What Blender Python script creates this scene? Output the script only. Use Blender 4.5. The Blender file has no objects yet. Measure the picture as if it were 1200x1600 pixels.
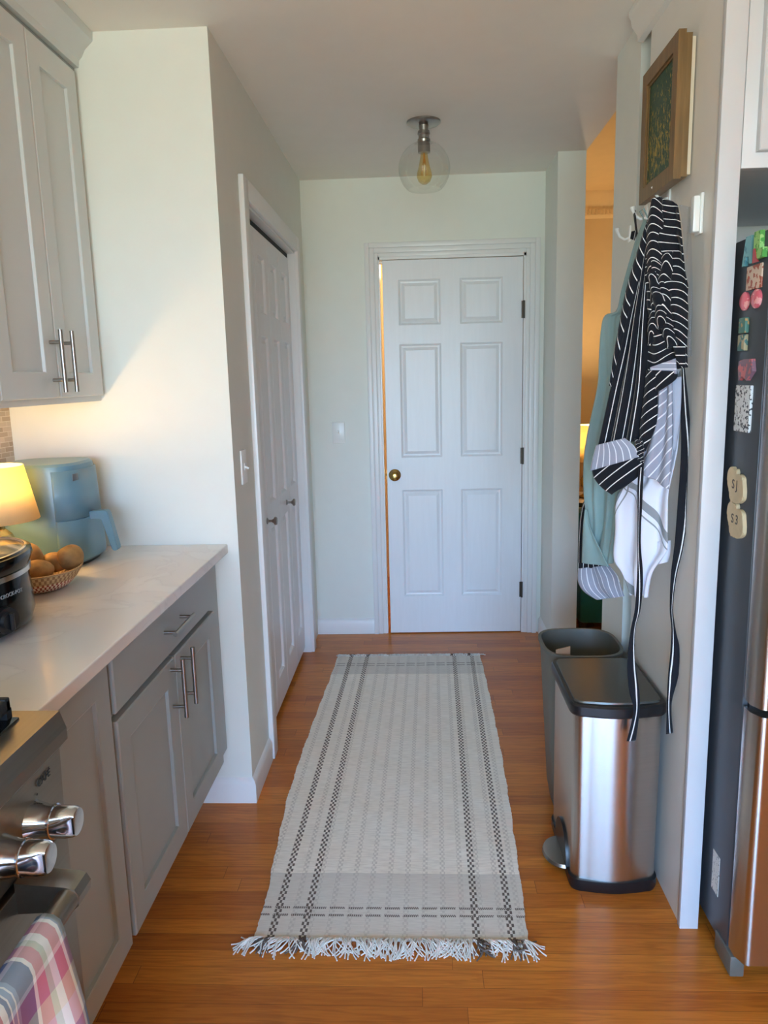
import bpy, bmesh, math, random
from mathutils import Vector, Matrix
random.seed(7)
S = bpy.context.scene
COL = S.collection

# ------------------------------------------------------------------ camera
F_PX, PITCH, YAW, ROLL, CAM_H = 1166.88, 0.17767, 0.04807, -0.02494, 1.43443
fw = Vector((-math.sin(YAW)*math.cos(PITCH), math.cos(YAW)*math.cos(PITCH), -math.sin(PITCH)))
rt0 = Vector((math.cos(YAW), math.sin(YAW), 0)); up0 = rt0.cross(fw)
rt = math.cos(ROLL)*rt0 + math.sin(ROLL)*up0
up = -math.sin(ROLL)*rt0 + math.cos(ROLL)*up0
CAMLOC = Vector((0, 0, CAM_H))
cam = bpy.data.cameras.new('camera'); co = bpy.data.objects.new('camera', cam); COL.objects.link(co)
m = Matrix((( rt.x, up.x, -fw.x, 0), (rt.y, up.y, -fw.y, 0), (rt.z, up.z, -fw.z, CAM_H), (0, 0, 0, 1)))
co.matrix_world = m
cam.sensor_fit = 'VERTICAL'; cam.sensor_height = 36.0; cam.lens = F_PX/1600*36.0
cam.clip_start = 0.02; cam.clip_end = 100
S.camera = co

def ray(u, v): return rt*((u-600)/F_PX) - up*((v-800)/F_PX) + fw
def on_plane(u, v, p, n):
    d = ray(u, v); t = (Vector(p)-CAMLOC).dot(n)/d.dot(n); return CAMLOC + d*t
def vplane(a, b):            # vertical plane through two floor points
    d = Vector((b[0]-a[0], b[1]-a[1], 0)).normalized(); n = Vector((d.y, -d.x, 0))
    if n.y > 0: n = -n
    return Vector((a[0], a[1], 0)), n

# ------------------------------------------------------------------ world, light, exposure
S.view_settings.view_transform = 'Standard'; S.view_settings.look = 'None'
S.view_settings.gamma = 1.0; S.view_settings.use_curve_mapping = False
S.view_settings.exposure = 0.92
S.cycles.max_bounces = 10; S.cycles.diffuse_bounces = 6; S.cycles.glossy_bounces = 4
S.cycles.transparent_max_bounces = 12; S.cycles.transmission_bounces = 10
S.cycles.sample_clamp_indirect = 6.0; S.cycles.caustics_reflective = False; S.cycles.caustics_refractive = False
try: S.cycles.use_denoising = True
except Exception: pass

def lin(c):
    return tuple((x/12.92 if x <= 0.04045 else ((x+0.055)/1.055)**2.4) for x in [v/255 for v in c])

SKY_STRENGTH = 8.5
W = bpy.data.worlds.new('daylight'); S.world = W; W.use_nodes = True
nt = W.node_tree; nt.nodes.clear()
wo = nt.nodes.new('ShaderNodeOutputWorld'); bg = nt.nodes.new('ShaderNodeBackground')
tc = nt.nodes.new('ShaderNodeTexCoord'); sx = nt.nodes.new('ShaderNodeSeparateXYZ'); cr = nt.nodes.new('ShaderNodeValToRGB')
ma = nt.nodes.new('ShaderNodeMath'); ma.operation = 'MULTIPLY_ADD'; ma.inputs[1].default_value = 0.5; ma.inputs[2].default_value = 0.5
nt.links.new(tc.outputs['Generated'], sx.inputs[0]); nt.links.new(sx.outputs['Z'], ma.inputs[0]); nt.links.new(ma.outputs[0], cr.inputs[0])
els = cr.color_ramp.elements
els[0].position = 0.0; els[0].color = (0.50, 0.60, 0.54, 1)
els[1].position = 1.0; els[1].color = (0.49, 0.97, 1.80, 1)
for p_, c_ in ((0.47, (0.57, 0.69, 0.64, 1)), (0.52, (0.74, 1.12, 1.66, 1)), (0.62, (0.54, 1.03, 1.80, 1))):
    e = els.new(p_); e.color = c_
nt.links.new(cr.outputs[0], bg.inputs[0]); bg.inputs[1].default_value = SKY_STRENGTH
nt.links.new(bg.outputs[0], wo.inputs[0])

def light(name, kind, loc, energy, color, rot=(0, 0, 0), size=None, size_y=None, portal=False, radius=0.03):
    l = bpy.data.lights.new(name, kind); o = bpy.data.objects.new(name, l); COL.objects.link(o)
    o.location = loc; o.rotation_euler = rot; l.energy = energy; l.color = color
    if kind == 'AREA':
        l.shape = 'RECTANGLE'; l.size = size; l.size_y = size_y
        if portal: l.cycles.is_portal = True
    if kind == 'POINT': l.shadow_soft_size = radius
    return o
# the kitchen's patio door in the back wall lets the sky in (portal guides the sampling only)
WX0, WX1, WZ0, WZ1, BACKY = -1.2, 0.95, 0.05, 2.15, -2.6
light('patio_door_portal', 'AREA', ((WX0+WX1)/2, BACKY-0.02, (WZ0+WZ1)/2), 1, (1, 1, 1), (math.radians(90), 0, 0), WX1-WX0, WZ1-WZ0, True)

sun = light('sun', 'SUN', (0, -6, 6), 1.5, (1.0, 0.90, 0.74), (math.radians(38), 0, math.radians(-8)))
sun.data.angle = math.radians(0.6)

# ------------------------------------------------------------------ dimensions
H = 2.447; D = 4.072; L = -0.59; YW = 2.35; XB = -1.31; RW = 0.67; OPX = 0.80

# ------------------------------------------------------------------ materials
MATS = {}
def base_mat(name):
    m = bpy.data.materials.new(name); m.use_nodes = True
    return m, m.node_tree, m.node_tree.nodes['Principled BSDF']
def mat(name, col, rough=0.5, metal=0.0, noise=0.04, nscale=12.0, bump=0.0, bscale=200.0, spec=0.5, coat=0.0, trans=0.0, alpha=1.0, stretch=None, aniso=0.0, sheen=0.0):
    if name in MATS: return MATS[name]
    m, nt, b = base_mat(name); c = lin(col)
    b.inputs['Roughness'].default_value = rough; b.inputs['Metallic'].default_value = metal
    b.inputs['Specular IOR Level'].default_value = spec; b.inputs['Coat Weight'].default_value = coat
    b.inputs['Transmission Weight'].default_value = trans; b.inputs['Alpha'].default_value = alpha
    b.inputs['Anisotropic'].default_value = aniso; b.inputs['Sheen Weight'].default_value = sheen
    tc = nt.nodes.new('ShaderNodeTexCoord'); mp = nt.nodes.new('ShaderNodeMapping')
    nt.links.new(tc.outputs['Object'], mp.inputs[0])
    if stretch: mp.inputs['Scale'].default_value = stretch
    n = nt.nodes.new('ShaderNodeTexNoise'); n.inputs['Scale'].default_value = nscale; n.inputs['Detail'].default_value = 4
    nt.links.new(mp.outputs[0], n.inputs['Vector'])
    r = nt.nodes.new('ShaderNodeValToRGB')
    r.color_ramp.elements[0].position = 0.3; r.color_ramp.elements[1].position = 0.7
    r.color_ramp.elements[0].color = tuple(max(0, x*(1-noise)) for x in c)+(1,)
    r.color_ramp.elements[1].color = tuple(min(1, x*(1+noise)) for x in c)+(1,)
    nt.links.new(n.outputs['Fac'], r.inputs[0]); nt.links.new(r.outputs[0], b.inputs['Base Color'])
    if bump:
        n2 = nt.nodes.new('ShaderNodeTexNoise'); n2.inputs['Scale'].default_value = bscale; n2.inputs['Detail'].default_value = 3
        nt.links.new(mp.outputs[0], n2.inputs['Vector'])
        bp = nt.nodes.new('ShaderNodeBump'); bp.inputs['Strength'].default_value = bump; bp.inputs['Distance'].default_value = 0.002
        nt.links.new(n2.outputs['Fac'], bp.inputs['Height']); nt.links.new(bp.outputs[0], b.inputs['Normal'])
    if aniso:
        tg = nt.nodes.new('ShaderNodeTangent'); tg.direction_type = 'RADIAL'; tg.axis = 'Z'
        nt.links.new(tg.outputs[0], b.inputs['Tangent']); b.inputs['Anisotropic Rotation'].default_value = 0.25
    MATS[name] = m; return m

M_wall = mat('wall_paint', (229, 231, 223), 0.55, noise=0.01, bump=0.05, bscale=120)
M_ceil = mat('ceiling_paint', (238, 234, 226), 0.8, noise=0.01)
M_trim = mat('white_trim_paint', (233, 233, 232), 0.32, noise=0.01)
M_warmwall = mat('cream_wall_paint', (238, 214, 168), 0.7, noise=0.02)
M_doorw = mat('white_door_paint', (232, 233, 235), 0.34, noise=0.015, bump=0.1, bscale=60, stretch=(6, 6, 0.5))
M_upper = mat('light_grey_cabinet_paint', (211, 215, 214), 0.35, noise=0.01)
M_lower = mat('grey_cabinet_paint', (158, 162, 160), 0.35, noise=0.015)
M_panel = mat('cabinet_panel_paint', (230, 226, 219), 0.4, noise=0.01)
M_white = mat('white_cabinet_paint', (204, 205, 208), 0.35, noise=0.01)
M_steel = mat('brushed_steel', (200, 197, 195), 0.26, 1.0, noise=0.03, nscale=3, stretch=(3, 3, 60), aniso=0.85)
M_steelh = mat('brushed_steel_horizontal', (150, 142, 130), 0.33, 1.0, noise=0.04, nscale=3, stretch=(60, 0.6, 60))
M_chrome = mat('polished_steel', (205, 205, 208), 0.10, 1.0, noise=0.0)
M_nickel = mat('satin_nickel', (165, 160, 155), 0.28, 1.0, noise=0.02)
M_brass = mat('aged_brass', (190, 160, 95), 0.22, 1.0, noise=0.08)
M_bronze = mat('dark_hinge_metal', (90, 82, 74), 0.4, 1.0)
M_black = mat('black_plastic', (22, 22, 25), 0.35)
M_blackgloss = mat('gloss_black_enamel', (9, 9, 11), 0.12, spec=0.35)
M_iron = mat('cast_iron', (18, 19, 22), 0.6, bump=0.3)
M_blackline = mat('black_track', (12, 11, 10), 0.7)
M_grayplastic = mat('grey_plastic', (98, 96, 88), 0.42, noise=0.03)
M_lid = mat('dark_grey_lid', (92, 92, 88), 0.25, metal=0.6, noise=0.03)
M_blue = mat('dusty_blue_enamel', (104, 143, 162), 0.33, noise=0.02)
M_bluedark = mat('blue_grey_badge', (70, 74, 84), 0.3)
M_fridge = mat('dark_grey_fridge_side', (74, 78, 84), 0.38, metal=0.25, noise=0.04)
M_rubber = mat('dark_gasket', (30, 32, 36), 0.6)
M_wood = mat('golden_oak_frame', (122, 92, 54), 0.4, noise=0.22, nscale=8, stretch=(12, 12, 1))
M_oak = mat('amber_oak', (186, 118, 56), 0.35, noise=0.18, nscale=6, stretch=(10, 10, 1))
M_canvas = mat('canvas_edge', (220, 205, 180), 0.8)
M_potato = mat('potato_skin', (158, 120, 70), 0.65, noise=0.35, nscale=30, bump=0.2, bscale=90)
M_card = mat('cardboard', (140, 104, 76), 0.8)
M_sage = mat('sage_green_cotton', (134, 160, 160), 0.85, noise=0.05, bump=0.25, bscale=500, sheen=0.2)
M_lining = mat('pale_blue_grey_cotton', (165, 176, 198), 0.85, noise=0.04, bump=0.2, bscale=500)
M_magenta = mat('magenta_fabric', (150, 30, 80), 0.8, noise=0.1)
M_green = mat('green_velvet', (20, 110, 90), 0.6, noise=0.15, sheen=0.4)
M_darkbrown = mat('dark_brown_upholstery', (70, 55, 42), 0.8, noise=0.1)
M_switch = mat('switch_plastic', (236, 236, 232), 0.3, noise=0.0)
M_text = mat('printed_dark_ink', (40, 36, 32), 0.5)
M_textlight = mat('printed_light_ink', (135, 135, 135), 0.5)
M_filler = mat('plaster_core', (200, 195, 185), 0.8)

def mat_glass(name, col=(255, 255, 255), rough=0.0):
    if name in MATS: return MATS[name]
    m, nt, b = base_mat(name)
    nt.nodes.remove(b)
    out = nt.nodes['Material Output']
    tr = nt.nodes.new('ShaderNodeBsdfTransparent'); tr.inputs[0].default_value = lin(col)+(1,)
    gl = nt.nodes.new('ShaderNodeBsdfGlossy'); gl.inputs['Roughness'].default_value = 0.03
    lw = nt.nodes.new('ShaderNodeLayerWeight'); lw.inputs[0].default_value = 0.25
    mr = nt.nodes.new('ShaderNodeMath'); mr.operation = 'MULTIPLY_ADD'; mr.inputs[1].default_value = 0.60; mr.inputs[2].default_value = 0.015
    mx = nt.nodes.new('ShaderNodeMixShader')
    nt.links.new(lw.outputs['Facing'], mr.inputs[0]); nt.links.new(mr.outputs[0], mx.inputs[0])
    nt.links.new(tr.outputs[0], mx.inputs[1]); nt.links.new(gl.outputs[0], mx.inputs[2]); nt.links.new(mx.outputs[0], out.inputs[0])
    MATS[name] = m; return m
M_glass = mat_glass('clear_glass', (252, 253, 251))
M_amber = mat_glass('amber_glass', (253, 238, 198))
M_film = mat_glass('clear_plastic_film', (236, 241, 250))
M_pane = mat_glass('window_glass', (252, 253, 253))

def mat_emit(name, col, strength):
    if name in MATS: return MATS[name]
    m, nt, b = base_mat(name)
    n = nt.nodes.new('ShaderNodeTexNoise'); n.inputs['Scale'].default_value = 3
    b.inputs['Base Color'].default_value = lin(col)+(1,)
    b.inputs['Emission Color'].default_value = lin(col)+(1,); b.inputs['Emission Strength'].default_value = strength
    MATS[name] = m; return m
M_filament = mat('gold_filament', (225, 180, 110), 0.3, 0.6)
M_bulb = mat_emit('lit_bulb', (255, 190, 110), 6.0)

def mat_shade(name, col):
    m, nt, b = base_mat(name); out = nt.nodes['Material Output']
    nt.nodes.remove(b)
    tc = nt.nodes.new('ShaderNodeTexCoord'); w = nt.nodes.new('ShaderNodeTexWave'); w.inputs['Scale'].default_value = 250; w.bands_direction = 'Z'
    nt.links.new(tc.outputs['Object'], w.inputs['Vector'])
    r = nt.nodes.new('ShaderNodeValToRGB'); c = lin(col)
    r.color_ramp.elements[0].color = tuple(x*0.94 for x in c)+(1,); r.color_ramp.elements[1].color = c+(1,)
    nt.links.new(w.outputs['Fac'], r.inputs[0])
    d = nt.nodes.new('ShaderNodeBsdfDiffuse'); t = nt.nodes.new('ShaderNodeBsdfTranslucent'); mx = nt.nodes.new('ShaderNodeMixShader'); mx.inputs[0].default_value = 0.5
    nt.links.new(r.outputs[0], d.inputs[0]); nt.links.new(r.outputs[0], t.inputs[0])
    nt.links.new(d.outputs[0], mx.inputs[1]); nt.links.new(t.outputs[0], mx.inputs[2]); nt.links.new(mx.outputs[0], out.inputs[0])
    return m
M_shade = mat_shade('linen_lamp_shade', (250, 236, 190))

def N(nt, t, **kw):
    n = nt.nodes.new(t)
    for k, v in kw.items(): setattr(n, k, v)
    return n
def math_node(nt, op, a, b=None, c=None):
    n = nt.nodes.new('ShaderNodeMath'); n.operation = op
    for i, v in enumerate((a, b, c)):
        if v is None: continue
        if isinstance(v, (int, float)): n.inputs[i].default_value = v
        else: nt.links.new(v, n.inputs[i])
    return n.outputs[0]
def mixc(nt, fac, a, b):
    n = nt.nodes.new('ShaderNodeMix'); n.data_type = 'RGBA'
    if isinstance(fac, (int, float)): n.inputs[0].default_value = fac
    else: nt.links.new(fac, n.inputs[0])
    for i, v in ((6, a), (7, b)):
        if isinstance(v, tuple): n.inputs[i].default_value = (v if len(v) == 4 else v+(1,))
        else: nt.links.new(v, n.inputs[i])
    return n.outputs[2]

def mat_floor():
    m, nt, b = base_mat('oak_strip_floor')
    tc = N(nt, 'ShaderNodeTexCoord'); sp = N(nt, 'ShaderNodeSeparateXYZ'); nt.links.new(tc.outputs['Object'], sp.inputs[0])
    PW = 0.0555
    yy = math_node(nt, 'DIVIDE', math_node(nt, 'SUBTRACT', sp.outputs['Y'], 1.499-10*PW*10), PW)
    row = math_node(nt, 'FLOOR', yy); fy = math_node(nt, 'FRACT', yy)
    wn = N(nt, 'ShaderNodeTexWhiteNoise', noise_dimensions='1D'); nt.links.new(row, wn.inputs['W'])
    xx = math_node(nt, 'DIVIDE', math_node(nt, 'ADD', math_node(nt, 'ADD', sp.outputs['X'], 20.0), math_node(nt, 'MULTIPLY', wn.outputs['Value'], 3.7)), 0.85)
    colm = math_node(nt, 'FLOOR', xx); fx = math_node(nt, 'FRACT', xx)
    pid = math_node(nt, 'ADD', math_node(nt, 'MULTIPLY', row, 13.37), math_node(nt, 'MULTIPLY', colm, 7.77))
    wn2 = N(nt, 'ShaderNodeTexWhiteNoise', noise_dimensions='1D'); nt.links.new(pid, wn2.inputs['W'])
    r = N(nt, 'ShaderNodeValToRGB'); nt.links.new(wn2.outputs['Value'], r.inputs[0])
    r.color_ramp.elements[0].color = lin((184, 106, 38))+(1,); r.color_ramp.elements[1].color = lin((212, 132, 50))+(1,)
    e = r.color_ramp.elements.new(0.5); e.color = lin((198, 118, 42))+(1,)
    # grain
    cb = N(nt, 'ShaderNodeCombineXYZ')
    nt.links.new(math_node(nt, 'MULTIPLY', sp.outputs['X'], 4.0), cb.inputs[0]); nt.links.new(math_node(nt, 'MULTIPLY', sp.outputs['Y'], 60.0), cb.inputs[1]); nt.links.new(math_node(nt, 'MULTIPLY', pid, 0.31), cb.inputs[2])
    n1 = N(nt, 'ShaderNodeTexNoise'); n1.inputs['Scale'].default_value = 1.6; n1.inputs['Detail'].default_value = 6; n1.inputs['Distortion'].default_value = 1.2
    nt.links.new(cb.outputs[0], n1.inputs['Vector'])
    gr = N(nt, 'ShaderNodeValToRGB'); nt.links.new(n1.outputs['Fac'], gr.inputs[0])
    gr.color_ramp.elements[0].position = 0.35; gr.color_ramp.elements[0].color = (0.74, 0.66, 0.6, 1)
    gr.color_ramp.elements[1].position = 0.6; gr.color_ramp.elements[1].color = (1.05, 1.03, 1.0, 1)
    mu = N(nt, 'ShaderNodeMix'); mu.data_type = 'RGBA'; mu.blend_type = 'MULTIPLY'; mu.inputs[0].default_value = 0.85
    nt.links.new(r.outputs[0], mu.inputs[6]); nt.links.new(gr.outputs[0], mu.inputs[7])
    g1 = math_node(nt, 'LESS_THAN', fy, 0.022); g2 = math_node(nt, 'LESS_THAN', fx, 0.0018)
    gap = math_node(nt, 'MAXIMUM', g1, g2)
    colr = mixc(nt, math_node(nt, 'MULTIPLY', gap, 0.6), mu.outputs[2], lin((58, 28, 14)))
    nt.links.new(colr, b.inputs['Base Color'])
    b.inputs['Roughness'].default_value = 0.33; b.inputs['Specular IOR Level'].default_value = 0.32; b.inputs['Coat Weight'].default_value = 0.10; b.inputs['Coat Roughness'].default_value = 0.15
    bp = N(nt, 'ShaderNodeBump'); bp.inputs['Strength'].default_value = 0.25; bp.inputs['Distance'].default_value = 0.0006
    hh = math_node(nt, 'SUBTRACT', math_node(nt, 'MULTIPLY', n1.outputs['Fac'], 0.25), gap)
    nt.links.new(hh, bp.inputs['Height']); nt.links.new(bp.outputs[0], b.inputs['Normal'])
    return m
M_floor = mat_floor()

def mat_stripe(name, base, stripe, w=0.13, bump=True):
    m, nt, b = base_mat(name)
    uv = N(nt, 'ShaderNodeUVMap'); sp = N(nt, 'ShaderNodeSeparateXYZ'); nt.links.new(uv.outputs[0], sp.inputs[0])
    tc = N(nt, 'ShaderNodeTexCoord'); nz = N(nt, 'ShaderNodeTexNoise'); nz.inputs['Scale'].default_value = 400; nt.links.new(tc.outputs['Object'], nz.inputs['Vector'])
    x = math_node(nt, 'ADD', sp.outputs[0], math_node(nt, 'MULTIPLY', nz.outputs['Fac'], 0.03))
    f = math_node(nt, 'LESS_THAN', math_node(nt, 'FRACT', x), w)
    c = mixc(nt, f, lin(base), lin(stripe)); nt.links.new(c, b.inputs['Base Color'])
    b.inputs['Roughness'].default_value = 0.85; b.inputs['Sheen Weight'].default_value = 0.1; b.inputs['Specular IOR Level'].default_value = 0.25
    bp = N(nt, 'ShaderNodeBump'); bp.inputs['Strength'].default_value = 0.2; bp.inputs['Distance'].default_value = 0.001
    nt.links.new(nz.outputs['Fac'], bp.inputs['Height']); nt.links.new(bp.outputs[0], b.inputs['Normal'])
    return m
M_bw = mat_stripe('black_white_stripe_cotton', (20, 23, 32), (235, 235, 235), 0.105)
M_gw = mat_stripe('grey_white_stripe_lining', (152, 157, 175), (225, 228, 238), 0.15)
M_strap = mat_stripe('black_strap_white_line', (20, 22, 30), (225, 225, 225), 0.11)

def mat_towel():
    m, nt, b = base_mat('white_towel_grey_bands')
    uv = N(nt, 'ShaderNodeUVMap'); sp = N(nt, 'ShaderNodeSeparateXYZ'); nt.links.new(uv.outputs[0], sp.inputs[0])
    def band(o, a, w): return math_node(nt, 'LESS_THAN', math_node(nt, 'ABSOLUTE', math_node(nt, 'SUBTRACT', o, a)), w)
    f = None
    for o, a, w in ((sp.outputs[0], 0.30, 0.03), (sp.outputs[0], 0.37, 0.006), (sp.outputs[1], 0.26, 0.03), (sp.outputs[1], 0.33, 0.006), (sp.outputs[1], 0.88, 0.022)):
        g = band(o, a, w); f = g if f is None else math_node(nt, 'MAXIMUM', f, g)
    c = mixc(nt, f, lin((222, 226, 240)), lin((140, 146, 152))); nt.links.new(c, b.inputs['Base Color'])
    b.inputs['Roughness'].default_value = 0.9
    return m
M_towelw = mat_towel()

def mat_plaid():
    m, nt, b = base_mat('pastel_plaid_cotton')
    uv = N(nt, 'ShaderNodeUVMap'); sp = N(nt, 'ShaderNodeSeparateXYZ'); nt.links.new(uv.outputs[0], sp.inputs[0])
    def ramp(o, stops):
        r = N(nt, 'ShaderNodeValToRGB'); r.color_ramp.interpolation = 'CONSTANT'
        e = r.color_ramp.elements
        while len(e) < len(stops): e.new(0.5)
        for i, (p_, c_) in enumerate(stops): e[i].position = p_; e[i].color = lin(c_)+(1,)
        nt.links.new(math_node(nt, 'FRACT', o), r.inputs[0]); return r.outputs[0]
    Wt, Bl, Pk, Gn, Be, Nv, Re = (238, 236, 232), (128, 152, 190), (206, 120, 140), (188, 200, 180), (232, 216, 176), (62, 84, 142), (196, 44, 92)
    cu = ramp(sp.outputs[0], [(0, Bl), (.05, Wt), (.07, Pk), (.13, Wt), (.17, Gn), (.20, Pk), (.26, Wt), (.28, Nv), (.38, Bl), (.40, Wt), (.41, Bl), (.43, Wt), (.44, Nv), (.46, Wt), (.49, Re), (.60, Wt), (.62, Re), (.70, Wt), (.74, Bl), (.84, Wt), (.88, Pk)])
    cv = ramp(sp.outputs[1], [(0, Wt), (.05, Bl), (.16, Be), (.26, Wt), (.28, Bl), (.31, Wt), (.33, Bl), (.36, Wt), (.38, Be), (.50, Bl), (.62, Wt), (.64, Gn), (.74, Wt), (.76, Pk), (.86, Be), (.95, Wt)])
    mx = N(nt, 'ShaderNodeMix'); mx.data_type = 'RGBA'; mx.inputs[0].default_value = 0.42
    nt.links.new(cu, mx.inputs[6]); nt.links.new(cv, mx.inputs[7]); nt.links.new(mx.outputs[2], b.inputs['Base Color'])
    b.inputs['Roughness'].default_value = 0.9
    return m
M_plaid = mat_plaid()

def mat_counter():
    m, nt, b = base_mat('white_quartz')
    tc = N(nt, 'ShaderNodeTexCoord')
    n = N(nt, 'ShaderNodeTexNoise'); n.inputs['Scale'].default_value = 3.2; n.inputs['Detail'].default_value = 8; n.inputs['Distortion'].default_value = 1.6
    nt.links.new(tc.outputs['Object'], n.inputs['Vector'])
    r = N(nt, 'ShaderNodeValToRGB'); nt.links.new(n.outputs['Fac'], r.inputs[0]); e = r.color_ramp.elements
    e[0].position = 0.44; e[0].color = lin((226, 221, 215))+(1,); e[1].position = 0.56; e[1].color = lin((230, 226, 220))+(1,)
    k = e.new(0.5); k.color = lin((219, 214, 209))+(1,); k = e.new(0.485); k.color = lin((225, 220, 214))+(1,); k = e.new(0.515); k.color = lin((227, 223, 217))+(1,)
    nt.links.new(r.outputs[0], b.inputs['Base Color']); b.inputs['Roughness'].default_value = 0.16
    return m
M_counter = mat_counter()

def mat_tile():
    m, nt, b = base_mat('mosaic_backsplash')
    tc = N(nt, 'ShaderNodeTexCoord'); sp = N(nt, 'ShaderNodeSeparateXYZ'); nt.links.new(tc.outputs['Object'], sp.inputs[0])
    cb = N(nt, 'ShaderNodeCombineXYZ'); nt.links.new(sp.outputs['Y'], cb.inputs[0]); nt.links.new(sp.outputs['Z'], cb.inputs[1])
    br = N(nt, 'ShaderNodeTexBrick'); nt.links.new(cb.outputs[0], br.inputs['Vector'])
    br.inputs['Color1'].default_value = lin((178, 160, 140))+(1,); br.inputs['Color2'].default_value = lin((214, 200, 184))+(1,); br.inputs['Mortar'].default_value = lin((225, 215, 200))+(1,)
    br.inputs['Scale'].default_value = 1; br.inputs['Brick Width'].default_value = 0.05; br.inputs['Row Height'].default_value = 0.016; br.inputs['Mortar Size'].default_value = 0.001
    nt.links.new(br.outputs['Color'], b.inputs['Base Color']); b.inputs['Roughness'].default_value = 0.25
    return m
M_tile = mat_tile()

def mat_rug():
    m, nt, b = base_mat('woven_rug')
    uv = N(nt, 'ShaderNodeUVMap'); sp = N(nt, 'ShaderNodeSeparateXYZ'); nt.links.new(uv.outputs[0], sp.inputs[0])
    U, V = sp.outputs[0], sp.outputs[1]        # metres across, metres along
    tc = N(nt, 'ShaderNodeTexCoord')
    nz = N(nt, 'ShaderNodeTexNoise'); nz.inputs['Scale'].default_value = 18; nz.inputs['Detail'].default_value = 5; nt.links.new(tc.outputs['Object'], nz.inputs['Vector'])
    cb = N(nt, 'ShaderNodeCombineXYZ'); nt.links.new(math_node(nt, 'MULTIPLY', U, 25.0), cb.inputs[0]); nt.links.new(math_node(nt, 'MULTIPLY', V, 190.0), cb.inputs[1])
    fine = N(nt, 'ShaderNodeTexNoise'); fine.inputs['Scale'].default_value = 1.0; fine.inputs['Detail'].default_value = 3; nt.links.new(cb.outputs[0], fine.inputs['Vector'])
    body = mixc(nt, nz.outputs['Fac'], lin((250, 243, 228)), lin((255, 250, 240)))
    fr = N(nt, 'ShaderNodeValToRGB'); nt.links.new(fine.outputs['Fac'], fr.inputs[0]); fr.color_ramp.elements[0].position = 0.38; fr.color_ramp.elements[1].position = 0.6
    fr.color_ramp.elements[0].color = (0.86, 0.855, 0.84, 1); fr.color_ramp.elements[1].color = (1.04, 1.04, 1.04, 1)
    mu = N(nt, 'ShaderNodeMix'); mu.data_type = 'RGBA'; mu.blend_type = 'MULTIPLY'; mu.inputs[0].default_value = 0.7
    nt.links.new(body, mu.inputs[6]); nt.links.new(fr.outputs[0], mu.inputs[7])
    c = mu.outputs[2]
    # tone-on-tone chain columns every 52 mm in the middle field
    colu = math_node(nt, 'FRACT', math_node(nt, 'DIVIDE', U, 0.0505))
    cell = 0.0068
    chk = math_node(nt, 'MODULO', math_node(nt, 'ADD', math_node(nt, 'FLOOR', math_node(nt, 'DIVIDE', U, cell)), math_node(nt, 'FLOOR', math_node(nt, 'DIVIDE', V, cell*1.6))), 2.0)
    chk = math_node(nt, 'LESS_THAN', math_node(nt, 'ABSOLUTE', chk), 0.5)
    colm = math_node(nt, 'MULTIPLY', math_node(nt, 'LESS_THAN', colu, 0.30), chk)
    c = mixc(nt, math_node(nt, 'MULTIPLY', colm, 0.38), c, lin((176, 168, 156)))
    # tighter weave bands at both ends
    e1 = math_node(nt, 'MAXIMUM', math_node(nt, 'LESS_THAN', V, 0.262), math_node(nt, 'GREATER_THAN', V, 1.757))
    c = mixc(nt, math_node(nt, 'MULTIPLY', e1, 0.5), c, lin((196, 193, 186)))
    # brown cross lines, dashed
    ln = None
    for a in (0.088, 0.117, 1.87, 1.895):
        g = math_node(nt, 'LESS_THAN', math_node(nt, 'ABSOLUTE', math_node(nt, 'SUBTRACT', V, a)), 0.0042)
        ln = g if ln is None else math_node(nt, 'MAXIMUM', ln, g)
    tick = math_node(nt, 'LESS_THAN', math_node(nt, 'FRACT', math_node(nt, 'DIVIDE', math_node(nt, 'ADD', U, math_node(nt, 'MULTIPLY', V, 0.4)), 0.0052)), 0.66)
    dash = math_node(nt, 'LESS_THAN', math_node(nt, 'FRACT', math_node(nt, 'DIVIDE', U, 0.0505)), 0.82)
    ln = math_node(nt, 'MULTIPLY', math_node(nt, 'MULTIPLY', ln, tick), dash)
    # brown chains: three-wide checker
    ch = None
    for a in (0.062, 0.145, 0.597, 0.688):
        g = math_node(nt, 'LESS_THAN', math_node(nt, 'ABSOLUTE', math_node(nt, 'SUBTRACT', U, a)), 0.0098)
        k1 = math_node(nt, 'FLOOR', math_node(nt, 'DIVIDE', math_node(nt, 'ADD', math_node(nt, 'SUBTRACT', U, a), 0.0098), 0.00655))
        k2 = math_node(nt, 'FLOOR', math_node(nt, 'DIVIDE', V, 0.0122))
        par = math_node(nt, 'LESS_THAN', math_node(nt, 'MODULO', math_node(nt, 'ADD', k1, k2), 2.0), 0.5)
        g = math_node(nt, 'MULTIPLY', g, par)
        ch = g if ch is None else math_node(nt, 'MAXIMUM', ch, g)
    br = math_node(nt, 'MAXIMUM', ln, ch)
    c = mixc(nt, math_node(nt, 'MULTIPLY', br, 0.9), c, lin((92, 78, 72)))
    nt.links.new(c, b.inputs['Base Color']); b.inputs['Roughness'].default_value = 0.95; b.inputs['Specular IOR Level'].default_value = 0.15
    bp = N(nt, 'ShaderNodeBump'); bp.inputs['Strength'].default_value = 0.35; bp.inputs['Distance'].default_value = 0.001
    nt.links.new(fine.outputs['Fac'], bp.inputs['Height']); nt.links.new(bp.outputs[0], b.inputs['Normal'])
    return m
M_rug = mat_rug()
M_yarn = mat('cream_yarn', (224, 219, 210), 0.95, noise=0.08, nscale=60)
M_yarnb = mat('brown_yarn', (100, 86, 78), 0.95, noise=0.08, nscale=60)

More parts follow.
